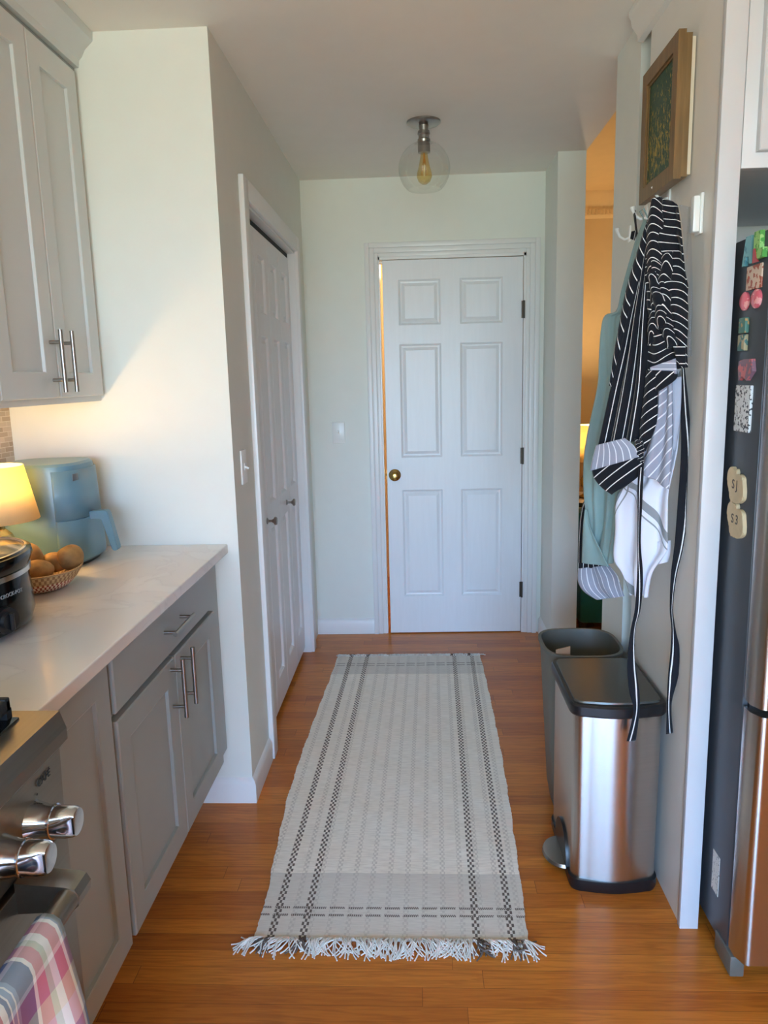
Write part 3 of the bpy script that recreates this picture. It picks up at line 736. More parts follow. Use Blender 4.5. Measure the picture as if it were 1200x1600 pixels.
bm = B(); box(bm, -1.0, -0.992, 1.10, YW-0.002, 2.338, 2.351); obj('shadow_reveal', bm, M_lower, uc)

# ------------------------------------------------------------------ range
rg = thing('range', 'stainless steel range with front knobs and towel bar handle', 'range', (-0.95, 0.70, 0))
bm = B()
RY0, RY1 = 0.322, 1.079
prism(bm, [(-1.28, 0.931), (-0.572, 0.931), (-0.563, 0.903), (-0.563, 0.884), (-0.578, 0.868), (-0.582, 0.745), (-1.28, 0.745)][::-1], 'Y', RY0, RY1)
obj('control_panel', bm, M_steelh, rg, angle=6)
bm = B(); box(bm, -1.28, -0.60, RY0+0.002, RY1-0.002, 0.08, 0.745); obj('oven_body', bm, M_black, rg)
bm = B(); box(bm, -0.60, -0.578, RY0+0.003, RY1-0.003, 0.20, 0.733, 0.003); 
od = obj('oven_door', bm, M_steelh, rg)
bm = B(); box(bm, -0.579, -0.577, RY0+0.12, RY1-0.12, 0.30, 0.60, 0.0008); obj('oven_window', bm, M_blackgloss, od)
bm = B(); box(bm, -0.60, -0.580, RY0+0.003, RY1-0.003, 0.08, 0.192, 0.003); obj('warming_drawer', bm, M_steelh, rg)
bm = B(); box(bm, -1.2, -0.62, RY0+0.05, RY1-0.03, 0.9305, 0.935, 0.001); obj('cooktop', bm, M_blackgloss, rg)
for k in range(3):
    y0 = RY0+0.06+k*0.225; bm = B()
    for yy in (y0, y0+0.105, y0+0.205): box(bm, -1.18, -0.632, yy, yy+0.014, 0.945, 0.968, 0.003)
    for xx in (-1.18, -1.0, -0.82, -0.646): box(bm, xx, xx+0.014, y0, y0+0.219, 0.945, 0.966, 0.003)
    for xx in (-1.18, -0.646):
        for yy in (y0, y0+0.205): box(bm, xx, xx+0.014, yy, yy+0.014, 0.934, 0.95)
    obj('burner_grate', bm, M_iron, rg)
KNZ = 0.800
def knob(y):
    bm = B(); x0 = -0.580
    lathe(bm, [(0, 0), (0.031, 0), (0.029, 0.006), (0.0245, 0.022), (0.0235, 0.030), (0.0255, 0.031), (0.0255, 0.034), (0.0235, 0.035), (0.0235, 0.052), (0.022, 0.064), (0.0195, 0.068), (0, 0.069)], (x0, y, KNZ), 'X', 40)
    # flattened grip on the near side
    for v in bm.verts:
        if v.co.x > x0+0.045:
            t = min(1, (v.co.x-x0-0.045)/0.012)
            dy = v.co.y-y; lim = 0.0235-(0.0235-0.013)*t
            if dy < -lim: v.co.y = y-lim
    return obj('control_knob', bm, M_chrome, rg, angle=40)
for y in (0.985, 0.900, 0.70, 0.50, 0.415): knob(y)
bm = B(); HX, HZ = -0.505, 0.722
cyl(bm, (HX, 0.445, HZ), (HX, 0.92, HZ), 0.0165, seg=28)
oh = obj('oven_handle', bm, M_steelh, od)
for (ya, yb) in ((0.918, 0.957), (0.408, 0.447)):
    bm = B(); prism(bm, [(-0.579, HZ-0.024), (HX+0.006, HZ-0.019), (HX+0.016, HZ-0.010), (HX+0.018, HZ+0.004), (HX+0.012, HZ+0.015), (HX, HZ+0.0185), (-0.579, HZ+0.024)], 'Y', ya, yb)
    obj('handle_bracket', bm, M_steelh, oh)
text_mesh('brand_text', 'CAF\u00c9', 0.017, (-0.5770, 1.022, 0.848), (0, 1, 0), (0.03, 0, 1), M_text, rg, 0.0005)
text_mesh('burner_mark', '\u2022', 0.014, (-0.5778, 1.000, 0.834), (0, 1, 0), (0.03, 0, 1), M_text, rg, 0.0005)
# plaid towel draped on oven handle
bm = B(); lay = bm.loops.layers.uv.verify()
ns, ntt = 40, 60; R = 0.0195; Lf, Lb = 0.42, 0.20; Y0, Y1 = 0.865, 0.50
def drape(s, t):
    y = Y0+(Y1-Y0)*s; arc = math.pi*R; tot = Lb+arc+Lf; d = t*tot
    if d < Lb: x = HX-R; z = HZ-(Lb-d); k = (Lb-d)
    elif d < Lb+arc: a = (d-Lb)/R; x = HX-R*math.cos(a); z = HZ+R*math.sin(a); k = 0
    else: k = d-Lb-arc; x = HX+R; z = HZ-k
    wv = 0.012*min(1, k/0.12)*math.sin(s*15+0.6)
    if d >= Lb+arc: x += wv+0.012*min(1, k/0.15); y += 0.05*k*(0.5-s)
    else: x -= abs(wv)*0.6
    return Vector((x, y, z)), (s*1.15+0.02, d/0.36)
g = [[drape(i/ns, j/ntt) for i in range(ns+1)] for j in range(ntt+1)]
vv = [[bm.verts.new(c[0]) for c in r] for r in g]
for j in range(ntt):
    for i in range(ns):
        f = bm.faces.new((vv[j][i], vv[j][i+1], vv[j+1][i+1], vv[j+1][i]))
        for lp, (a, b_) in zip(f.loops, ((j, i), (j, i+1), (j+1, i+1), (j+1, i))): lp[lay].uv = g[a][b_][1]
tag(obj('dish_towel', bm, M_plaid, solid=0.003, angle=80), 'pink blue and cream plaid dish towel draped over the oven handle', 'towel')

# ------------------------------------------------------------------ counter things
# air fryer
af = thing('air_fryer', 'dusty blue air fryer with side handle in the counter corner', 'air fryer', (-1.10, 2.13, 0.915))
def superell(bm, cx, cy, prof, n=4.0, seg=64, mi=0, tilt=0.0):
    rings = []
    for (a, b_, z) in prof:
        ring = []
        for i in range(seg):
            th = 2*math.pi*i/seg; c, s = math.cos(th), math.sin(th)
            ring.append(bm.verts.new((cx+a*math.copysign(abs(c)**(2/n), c), cy+b_*math.copysign(abs(s)**(2/n), s), z)))
        rings.append(ring)
    for A, C in zip(rings, rings[1:]):
        for i in range(seg): bm.faces.new((A[i], A[(i+1) % seg], C[(i+1) % seg], C[i])).material_index = mi
    bm.faces.new(rings[0][::-1]).material_index = mi; bm.faces.new(rings[-1]).material_index = mi
AX, AY = -1.105, 2.155
bm = B(); superell(bm, AX, AY, [(0.128, 0.125, 0.925), (0.134, 0.130, 0.931), (0.134, 0.130, 0.94), (0.124, 0.122, 1.195), (0.121, 0.119, 1.209), (0.113, 0.111, 1.216)], 3.0)
obj('fryer_body', bm, M_blue, af)
bm = B(); superell(bm, AX, AY, [(0.120, 0.118, 0.915), (0.126, 0.124, 0.925)], 3.0); obj('fryer_base', bm, M_black, af)
# front shell (basket) on the +X side, slightly proud
bm = B(); seg = 40; rings = []
for (k, z) in ((0.1350, 0.932), (0.1375, 0.936), (0.1375, 0.95), (0.1335, 1.052), (0.1335, 1.054)):
    ring = []
    for i in range(seg+1):
        th = -math.pi*0.36+math.pi*0.72*i/seg; c, s = math.cos(th), math.sin(th); n = 3.0
        ring.append(bm.verts.new((AX+k*abs(c)**(2/n), AY+(k-0.004)*math.copysign(abs(s)**(2/n), s), z)))
    rings.append(ring)
for A, C in zip(rings, rings[1:]):
    for i in range(seg): bm.faces.new((A[i], A[i+1], C[i+1], C[i]))
bk = obj('fryer_basket', bm, M_blue, af, solid=0.003)
bm = B(); rings = []
for (k, z) in ((0.1330, 1.056), (0.1272, 1.196)):
    ring = []
    for i in range(seg+1):
        th = -math.pi*0.36+math.pi*0.72*i/seg; c, s = math.cos(th), math.sin(th); n = 3.0
        ring.append(bm.verts.new((AX+k*abs(c)**(2/n), AY+(k-0.004)*math.copysign(abs(s)**(2/n), s), z)))
    rings.append(ring)
for A, C in zip(rings, rings[1:]):
    for i in range(seg): bm.faces.new((A[i], A[i+1], C[i+1], C[i]))
obj('fryer_front_panel', bm, M_blue, af, solid=0.003)
bm = B()
prism(bm, [(AX+0.128, 1.045), (AX+0.128, 1.068), (AX+0.182, 1.071), (AX+0.188, 1.064), (AX+0.209, 0.960), (AX+0.207, 0.951), (AX+0.197, 0.948), (AX+0.190, 0.955), (AX+0.170, 1.044), (AX+0.164, 1.048)], 'Y', AY-0.030, AY-0.002)
bmesh.ops.bevel(bm, geom=list(bm.edges), offset=0.002, segments=2, affect='EDGES')
obj('fryer_handle', bm, M_blue, bk, angle=50)
bm = B(); box(bm, AX+0.1265, AX+0.1285, AY-0.100, AY-0.066, 1.168, 1.188, 0.0008); obj('fryer_badge', bm, M_bluedark, af)

# lamp on the counter
LX, LY = -1.125, 1.895
lp = thing('table_lamp', 'small glowing lamp with white shade and cut glass base on the counter', 'lamp', (LX, LY, 0.915))
bm = B(); lathe(bm, [(0.0, 0.915), (0.042, 0.915), (0.044, 0.922), (0.036, 0.93), (0.048, 0.955), (0.054, 0.99), (0.052, 1.02), (0.040, 1.05), (0.024, 1.065), (0.0, 1.066)], (LX, LY, 0), 'Z', 24)
M_cut = mat_glass('cut_glass', (250, 238, 205)); obj('lamp_base', bm, M_cut, lp, angle=5)
bm = B(); lathe(bm, [(0.024, 1.062), (0.025, 1.075), (0.012, 1.08), (0.011, 1.115), (0.014, 1.117), (0.014, 1.14), (0.0, 1.141)], (LX, LY, 0), 'Z', 20); obj('lamp_socket', bm, M_brass, lp)
bm = B(); lathe(bm, [(0.112, 1.088), (0.084, 1.232)], (LX, LY, 0), 'Z', 48)
obj('lamp_shade', bm, M_shade, lp, solid=0.0012, recalc=False)
LBZ = 1.175
bm = B(); lathe(bm, [(0, 1.141), (0.013, 1.142), (0.014, 1.155), (0.024, 1.175), (0.024, 1.188), (0.015, 1.203), (0, 1.207)], (LX, LY, 0), 'Z', 20); obj('bulb', bm, M_bulb, lp)
WARM = (1.0, 0.60, 0.22)
light('counter_lamp_light', 'POINT', (LX, LY, LBZ+0.05), 2.3, WARM, radius=0.022)

# basket of potatoes
BX, BY = -0.985, 1.840
bk = tag(B() and bpy.data.objects.new('wicker_basket', None), 'oval woven basket holding potatoes between slow cooker and air fryer', 'basket'); COL.objects.link(bk); bk.location = (BX, BY, 0.915)
bm = B(); lathe(bm, [(0, 0.917), (0.055, 0.917), (0.075, 0.925), (0.095, 0.944), (0.112, 0.967), (0.114, 0.971), (0.108, 0.972), (0.092, 0.950), (0.072, 0.930), (0.050, 0.922), (0, 0.922)], (BX, BY, 0), 'Z', 48, sx=0.90, sy=1.0, uv=True)
obj('basket_body', bm, M_wicker, bk)
def potato(cx, cy, cz, a, b_, c_, rz, ry, lab, sd):
    bm = B(); bmesh.ops.create_icosphere(bm, subdivisions=3, radius=1.0); rnd = random.Random(sd)
    ph = [rnd.uniform(0, 6) for _ in range(4)]
    M_ = Matrix.Rotation(rz, 3, 'Z') @ Matrix.Rotation(ry, 3, 'Y')
    for v in bm.verts:
        p = v.co.copy(); k = 1+0.05*math.sin(3*p.x+ph[0])+0.04*math.sin(4*p.y+ph[1])+0.03*math.sin(5*p.z+ph[2])
        v.co = M_ @ Vector((p.x*a*k, p.y*b_*k, p.z*c_*k)) + Vector((cx, cy, cz))
    o = obj('potato', bm, M_potato); tag(o, lab, 'potato', 'potatoes in the wicker basket')
potato(BX-0.038, BY-0.046, 0.966, .034, .026, .024, 0.5, 0.1, 'small potato lowest at the near left of the basket', 1)
potato(BX+0.012, BY-0.045, 0.975, .042, .032, .029, 0.2, 0.05, 'plump potato at the front centre of the basket', 2)
potato(BX+0.060, BY+0.045, 0.988, .037, .032, .033, 1.0, 0.7, 'upright potato at the right end of the basket by the air fryer', 3)
potato(BX-0.040, BY+0.020, 1.000, .044, .034, .030, -0.3, 0.3, 'large potato on top at the left of the basket', 4)
potato(BX+0.018, BY+0.050, 0.975, .036, .030, .028, 0.9, 0.0, 'potato mostly hidden at the back of the basket', 5)
potato(BX-0.075, BY+0.000, 0.966, .030, .028, .026, 0.2, 0.0, 'reddish potato behind the slow cooker rim', 6)

# slow cooker
CX, CY = -0.995, 1.485
sc = thing('slow_cooker', 'black oval slow cooker with glass lid and dial on the counter', 'slow cooker', (CX, CY, 0.915))
bm = B(); lathe(bm, [(0, 0.922), (0.125, 0.922), (0.145, 0.930), (0.152, 0.95), (0.150, 1.00), (0.148, 1.040), (0, 1.040)], (CX, CY, 0), 'Z', 64, sx=0.98, sy=1.25); obj('cooker_body', bm, M_blackgloss, sc)
bm = B(); lathe(bm, [(0.148, 1.040), (0.152, 1.041), (0.152, 1.052), (0.148, 1.053)], (CX, CY, 0), 'Z', 64, sx=0.98, sy=1.25); obj('trim_ring', bm, M_steel, sc)
bm = B(); lathe(bm, [(0.135, 1.045), (0.150, 1.053), (0.158, 1.075), (0.156, 1.086), (0.147, 1.088), (0.142, 1.080), (0.130, 1.075)], (CX, CY, 0), 'Z', 64, sx=0.98, sy=1.25); obj('crock', bm, M_blackgloss, sc)
bm = B(); lathe(bm, [(0.144, 1.086), (0.136, 1.089), (0.110, 1.100), (0.06, 1.112), (0.0, 1.116)], (CX, CY, 0), 'Z', 64, sx=0.98, sy=1.25); ld = obj('glass_lid', bm, M_glass, sc, solid=0.003)
bm = B(); lathe(bm, [(0.147, 1.086), (0.148, 1.091), (0.143, 1.092), (0.141, 1.087)], (CX, CY, 0), 'Z', 64, sx=0.98, sy=1.25); obj('lid_rim', bm, M_chrome, ld)
bm = B(); lathe(bm, [(0, 1.114), (0.012, 1.114), (0.011, 1.126), (0.025, 1.132), (0.024, 1.142), (0, 1.144)], (CX, CY, 0), 'Z', 24); obj('lid_knob', bm, M_black, ld)
for (dx, dy) in ((.09, .12), (-.09, .12), (.09, -.12), (-.09, -.12)):
    bm = B(); cyl(bm, (CX+dx, CY+dy, 0.915), (CX+dx, CY+dy, 0.924), 0.012); obj('foot', bm, M_black, sc)
dirn = Vector((0.93, -0.36, 0)).normalized()
pc_ = Vector((CX+0.142, CY-0.055, 0.965))
bm = B(); q0 = pc_-dirn*0.01
cyl(bm, q0, q0+dirn*0.022, 0.030, 0.027, 32); cyl(bm, q0+dirn*0.022, q0+dirn*0.030, 0.019, 0.017, 24)
box(bm, 0, 0, 0, 0, 0, 0) if False else None
obj('dial', bm, M_black, sc)
bm = B(); qq = q0+dirn*0.034; cyl(bm, qq-Vector((0, 0, 0.017)), qq+Vector((0, 0, 0.017)), 0.0045, seg=10); obj('dial_grip', bm, M_black, sc)
text_mesh('brand_text', 'CROCK-POT', 0.0115, (CX+0.149, CY-0.028, 1.013), (0.16, 0.98, 0), (0, 0, 1), M_textlight, sc, 0.0008)
# ================================================================== CEILING LIGHT
GX, GY = 0.043, 3.245
cl = thing('ceiling_light', 'semi-flush ceiling light with clear globe and amber bulb', 'ceiling light', (GX, GY, H))
bm = B(); lathe(bm, [(0, H), (0.068, H), (0.068, H-0.006), (0.060, H-0.012), (0.020, H-0.016), (0.018, H-0.036), (0, H-0.037)], (GX, GY, 0), 'Z', 40); obj('canopy', bm, M_nickel, cl)
bm = B(); lathe(bm, [(0, H-0.034), (0.024, H-0.036), (0.026, H-0.048), (0.022, H-0.052), (0.022, H-0.064), (0.026, H-0.068), (0.0255, H-0.078), (0.023, H-0.082), (0.025, H-0.086), (0.025, H-0.118), (0.019, H-0.120), (0, H-0.120)], (GX, GY, 0), 'Z', 32); obj('socket', bm, M_nickel, cl)
bm = B(); GR = 0.105; gz = 2.268; pr = []
for k in range(0, 31):
    a = math.radians(15+ (140-15)*k/30); pr.append((GR*math.sin(a), gz+GR*math.cos(a)))
lathe(bm, [(0.026, gz+GR*math.cos(math.radians(15))+0.006)]+pr, (GX, GY, 0), 'Z', 48)
obj('glass_globe', bm, M_glass, cl, recalc=False)
bm = B(); z = H-0.118; lathe(bm, [(0.013, z), (0.016, z-0.02), (0.022, z-0.05), (0.030, z-0.078), (0.031, z-0.092), (0.024, z-0.11), (0.010, z-0.12), (0.0, z-0.121)], (GX, GY, 0), 'Z', 28)
bl = obj('bulb', bm, M_amber, cl, recalc=False)
bm = B()
for k in range(6):
    a = math.pi*k/3; cyl(bm, (GX+0.003*math.cos(a), GY+0.003*math.sin(a), z-0.02), (GX+0.012*math.cos(a), GY+0.012*math.sin(a), z-0.085), 0.0011, seg=6)
cyl(bm, (GX, GY, z), (GX, GY, z-0.04), 0.004, seg=8)
obj('filament', bm, M_filament, bl)

# ================================================================== SWITCHES
def switch(name, fr, label, n):
    o, U, V, Wn = fr
    e = thing(name, label, 'switch', o, 'light switches')
    def P(u0, u1, v0, v1, w0, w1, bev):
        bm = B(); box(bm, u0, u1, v0, v1, w0, w1, bev)
        for v in bm.verts: v.co = o+U*v.co.x+V*v.co.y+Wn*v.co.z
        return bm
    obj('switch_plate', P(-0.035, 0.035, -0.057, 0.057, 0, 0.006, 0.002), M_switch, e)
    bm = P(-0.006, 0.006, -0.012, 0.012, 0.004, 0.008, 0.001)
    a = o+Wn*0.006; cyl(bm, a, a+Wn*0.014+V*0.006*n, 0.0045, 0.0035, 10)
    obj('toggle', bm, M_switch, e)
switch('light_switch', (Vector((-0.433, D, 1.146)), Vector((1, 0, 0)), Vector((0, 0, 1)), Vector((0, -1, 0))), 'white light switch on the end wall left of the door', 1)
switch('light_switch', (Vector((L, 2.475, 1.152)), Vector((0, 1, 0)), Vector((0, 0, 1)), Vector((1, 0, 0))), 'white light switch seen edge-on beside the closet casing', -1)
# ================================================================== RUG
rug = thing('rug', 'cream woven runner rug with brown chain stripes and fringe', 'rug', (-0.08, 2.7, 0))
ledge = [(1.70, -0.451), (1.82, -0.446), (2.35, -0.475), (2.7, -0.472), (3.06, -0.460), (3.4, -0.447), (3.70, -0.437)]
redge = [(1.70, 0.259), (1.82, 0.268), (2.35, 0.290), (2.7, 0.300), (3.06, 0.304), (3.4, 0.305), (3.70, 0.302)]
def itp(tb, y):
    for (a, va), (b_, vb) in zip(tb, tb[1:]):
        if y <= b_: return va+(vb-va)*(y-a)/(b_-a)
    return tb[-1][1]
bm = B(); lay = bm.loops.layers.uv.verify(); nu, nv = 60, 220
rows = []
for j in range(nv+1):
    v = 2.0*j/nv; y = 1.70+v; row = []
    skew = 0.0195*(y-1.95)          # stripes drift slightly to the right towards the far end
    for i in range(nu+1):
        a, b_ = itp(ledge, y), itp(redge, y)
        jit = random.uniform(-0.0016, 0.0016)+0.0015*math.sin(j*0.31+1)
        if i == 0: a += jit
        s = i/nu; x = a+(b_-a)*s + (jit if i == nu else 0)
        z = 0.0065+0.0012*math.sin(x*60+j*0.3)*0.3+0.0006*math.sin(y*21+x*9)
        row.append((bm.verts.new((x, y, z)), (x-skew+0.463, v)))
    rows.append(row)
for j in range(nv):
    for i in range(nu):
        q4 = (rows[j][i], rows[j][i+1], rows[j+1][i+1], rows[j+1][i]); f = bm.faces.new([c[0] for c in q4])
        for lpp, c in zip(f.loops, q4): lpp[lay].uv = c[1]
bnd = [e for e in bm.edges if e.is_boundary]
r = bmesh.ops.extrude_edge_only(bm, edges=bnd)
for v in r['geom']:
    if isinstance(v, bmesh.types.BMVert): v.co.z = 0.0008
obj('rug_field', bm, M_rug, rug, angle=60)
def fringe(name, near):
    bm = B(); rnd = random.Random(3 if near else 5)
    cnt = 112 if near else 90
    browns = (-0.401, -0.319, 0.134, 0.225) if near else (-0.363, -0.279, 0.157, 0.246)
    y0 = 1.703 if near else 3.697; sg = -1 if near else 1; Ln = 0.062 if near else 0.035
    a, b_ = itp(ledge, y0), itp(redge, y0)
    for k in range(cnt):
        x = a+0.004+(b_-a-0.008)*k/(cnt-1); brown = any(abs(x-q) < 0.009 for q in browns)
        lean = rnd.uniform(-0.5, 0.5) + (0.9*(x-(a+b_)/2)/0.4)*(1 if near else .4)*(1 if abs(x-(a+b_)/2) > 0.27 else 0.3) - 0.25*math.sin(k*0.25)
        for st in range(3):
            ln = Ln*rnd.uniform(0.75, 1.15); l2 = lean+rnd.uniform(-0.22, 0.22); cu = rnd.uniform(-0.7, 0.7)
            pts = []
            for q in range(6):
                t = q/5; hgt = 0.006*(1-t)+0.0025+0.006*math.sin(math.pi*min(1, t*1.3))*rnd.uniform(0.5, 1.1)
                pts.append((x+rnd.uniform(-.001, .001)+ln*t*math.sin(l2+cu*t), y0+sg*ln*t*math.cos(l2+cu*t), hgt))
            tube(bm, pts, [0.0021, 0.0019, 0.0017, 0.0016, 0.0017, 0.0019], 5, mi=1 if brown else 0)
        # knot
        r_ = bmesh.ops.create_icosphere(bm, subdivisions=1, radius=0.0034, matrix=Matrix.Translation((x, y0+sg*0.001, 0.0062)))
        for v in r_['verts']:
            for f in v.link_faces: f.material_index = 1 if brown else 0
    # loose brown curls
    if near:
        for q in (0.150, 0.235):
            pts = [(q+0.02*math.cos(t*1.1)*(1-t/14), 1.675+0.02*math.sin(t*1.1)*(1-t/14), 0.006+0.001*t) for t in range(10)]
            tube(bm, pts, 0.003, 6, mi=1)
    o = obj(name, bm, [M_yarn, M_yarnb], rug); o['kind'] = 'stuff'
fringe('fringe', True); fringe('fringe', False)

# ================================================================== WASTE BINS
tb = thing('trash_can', 'stainless steel step trash can with dark lid beside the panel', 'trash can', (0.53, 2.04, 0))
def rr(x0, x1, y0, y1, rad, n=6, bulge=0.0):
    pts = []
    for (cx, cy, a0) in ((x1-rad, y0+rad, -90), (x1-rad, y1-rad, 0), (x0+rad, y1-rad, 90), (x0+rad, y0+rad, 180)):
        for k in range(n+1):
            a = math.radians(a0+90*k/n); pts.append((cx+rad*math.cos(a), cy+rad*math.sin(a)))
    # bulge near side
    out = []
    # subdivide the near (y0) edge and push it out
    last = pts[-1]; first = pts[0]
    for k in range(1, 12):
        t = k/12; out.append((last[0]+(first[0]-last[0])*t, last[1]+(first[1]-last[1])*t - bulge*math.sin(math.pi*t)))
    return pts+out
def loft(bm, sections, mi=0, cap0=True, cap1=True):
    rings = [[bm.verts.new((x, y, z)) for x, y in pts] for pts, z in sections]
    for A, C in zip(rings, rings[1:]):
        n = len(A)
        for i in range(n): bm.faces.new((A[i], A[(i+1) % n], C[(i+1) % n], C[i])).material_index = mi
    if cap0: bm.faces.new(rings[0][::-1]).material_index = mi
    if cap1: bm.faces.new(rings[-1]).material_index = mi
bm = B(); loft(bm, [(rr(0.412, 0.646, 1.905, 2.225, 0.03, bulge=0.016), 0.036), (rr(0.410, 0.648, 1.902, 2.225, 0.03, bulge=0.018), 0.53)]); obj('can_body', bm, M_steel, tb, angle=50)
bm = B(); loft(bm, [(rr(0.410, 0.648, 1.901, 2.227, 0.03, bulge=0.012), 0.0), (rr(0.406, 0.651, 1.897, 2.229, 0.032, bulge=0.012), 0.012), (rr(0.406, 0.651, 1.897, 2.229, 0.032, bulge=0.012), 0.036)]); obj('can_base', bm, M_black, tb, angle=50)
bm = B(); loft(bm, [(rr(0.402, 0.654, 1.893, 2.230, 0.034, bulge=0.014), 0.527), (rr(0.398, 0.656, 1.888, 2.232, 0.036, bulge=0.015), 0.533), (rr(0.398, 0.656, 1.888, 2.232, 0.036, bulge=0.015), 0.556), (rr(0.402, 0.652, 1.892, 2.228, 0.034, bulge=0.014), 0.561)]); rim = obj('lid_rim', bm, M_black, tb, angle=40)
bm = B(); loft(bm, [(rr(0.409, 0.645, 1.902, 2.221, 0.03, bulge=0.010), 0.558), (rr(0.412, 0.642, 1.905, 2.218, 0.03, bulge=0.010), 0.566)]); obj('lid', bm, M_lid, tb, angle=40)
bm = B(); lathe(bm, [(0, 0.020), (0.062, 0.018), (0.066, 0.024), (0.062, 0.032), (0, 0.036)], (0.412, 2.04, 0), 'Z', 40, sx=0.92, sy=1.15); obj('pedal', bm, M_nickel, tb)
bm = B()
pts = [(2.04+0.085*math.cos(math.radians(a)), 0.034+0.095*math.sin(math.radians(a))) for a in range(0, 181, 12)]
prism(bm, pts, 'X', 0.4045, 0.4125); obj('pedal_recess', bm, M_black, tb)

gb = thing('waste_bin', 'open grey plastic waste bin behind the steel trash can', 'waste bin', (0.51, 2.40, 0))
bm = B()
def oval(x0, x1, y0, y1, ex, n=40):
    cx, cy, a, b_ = (x0+x1)/2, (y0+y1)/2, (x1-x0)/2, (y1-y0)/2
    return [(cx+a*math.copysign(abs(math.cos(t))**(2/ex), math.cos(t)), cy+b_*math.copysign(abs(math.sin(t))**(2/ex), math.sin(t))) for t in [2*math.pi*i/n for i in range(n)]]
secs = [(oval(0.435, 0.625, 2.262, 2.46, 3.5), 0.0), (oval(0.425, 0.632, 2.255, 2.475, 3.5), 0.06), (oval(0.398, 0.645, 2.242, 2.505, 3.2), 0.545), (oval(0.392, 0.650, 2.238, 2.512, 3.2), 0.553), (oval(0.392, 0.650, 2.238, 2.512, 3.2), 0.562), (oval(0.402, 0.640, 2.248, 2.502, 3.2), 0.562), (oval(0.440, 0.620, 2.27, 2.455, 3.2), 0.02)]
loft(bm, secs); obj('bin_shell', bm, M_grayplastic, gb, angle=50)
bm = B(); box(bm, 0.425, 0.47, 2.262, 2.266, 0.37, 0.574, 0.0005)
for v in bm.verts: v.co.z -= (v.co.x-0.425)*-0.25
bmesh.ops.rotate(bm, verts=bm.verts, cent=(0.45, 2.264, 0.40), matrix=Matrix.Rotation(math.radians(-3), 3, 'X'))
tag(obj('cardboard_piece', bm, M_card), 'brown cardboard flap sticking up inside the grey waste bin', 'cardboard')

# ================================================================== PICTURE
pic = thing('framed_painting', 'gold wooden framed dark green and yellow abstract painting on the panel', 'painting', (0.65, 2.05, 1.9))
py0, py1, pz0, pz1 = 1.925, 2.205, 1.885, 2.212
bm = B(); fwd = 0.045
for (a, b_, t0, t1) in ((0.0, 0.016, 0.626, 0.652), (0.006, fwd, 0.622, 0.640)):
    pass
def frame_ring(bm, ins0, ins1, x0, x1):
    o0 = (py0+ins0, py1-ins0, pz0+ins0, pz1-ins0); i0 = (py0+ins1, py1-ins1, pz0+ins1, pz1-ins1)
    C = [(0, 2), (1, 2), (1, 3), (0, 3)]
    for k in range(4):
        a, b_ = C[k], C[(k+1) % 4]
        P4 = [(o0[a[0]], o0[a[1]]), (o0[b_[0]], o0[b_[1]]), (i0[b_[0]], i0[b_[1]]), (i0[a[0]], i0[a[1]])]
        prism(bm, P4, 'X', x0, x1)
frame_ring(bm, 0.0, 0.036, 0.618, 0.636); frame_ring(bm, 0.006, 0.030, 0.636, 0.652)
frame_ring(bm, 0.036, 0.042, 0.623, 0.634)
obj('picture_frame', bm, M_wood, pic, angle=20)
bm = B(); box(bm, 0.626, 0.629, py0+0.038, py1-0.038, pz0+0.038, pz1-0.038); obj('painted_canvas', bm, M_paint, pic)
bm = B(); box(bm, 0.645, 0.662, py0+0.012, py1-0.012, pz0+0.012, pz1-0.012); obj('canvas_backing', bm, M_canvas, pic)

# small white wall box with cap
wb = thing('wall_bracket', 'small white box mounted on the panel below the painting', 'wall box', (0.655, 1.86, 1.79))
bm = B(); box(bm, 0.657, 0.6645, 1.842, 1.878, 1.745, 1.835, 0.002); obj('bracket_plate', bm, M_switch, wb)
bm = B(); box(bm, 0.643, 0.658, 1.848, 1.872, 1.750, 1.830, 0.003); obj('bracket_cover', bm, M_switch, wb)

# hooks
for (yh, zh, lab) in ((2.452, 1.868, 'white wall hook furthest along, holding the sage apron loop'), (2.36 if False else 2.445-0.0, 0, None)):
    if lab is None: continue
HOOKS = ((2.47, 1.862, 0.67, 'white plastic wall hook nearest the living room opening'), (2.285, 1.886, 0.665, 'white plastic wall hook just left of the striped apron top'), (2.09, 1.895, 0.665, 'white wall hook behind the top of the striped apron'))
for yh, zh, xw, lab in HOOKS:
    h = thing('wall_hook', lab, 'hook', (xw, yh, zh), 'white wall hooks')
    bm = B(); box(bm, xw-0.006, xw, yh-0.011, yh+0.011, zh-0.03, zh+0.018, 0.002); obj('hook_plate', bm, M_switch, h)
    bm = B(); tube(bm, [(xw-0.004, yh, zh-0.018), (xw-0.018, yh, zh-0.022), (xw-0.032, yh, zh-0.014), (xw-0.040, yh, zh+0.002), (xw-0.042, yh, zh+0.012)], [0.004, 0.004, 0.004, 0.005, 0.0075], 10); obj('hook_arm', bm, M_switch, h)

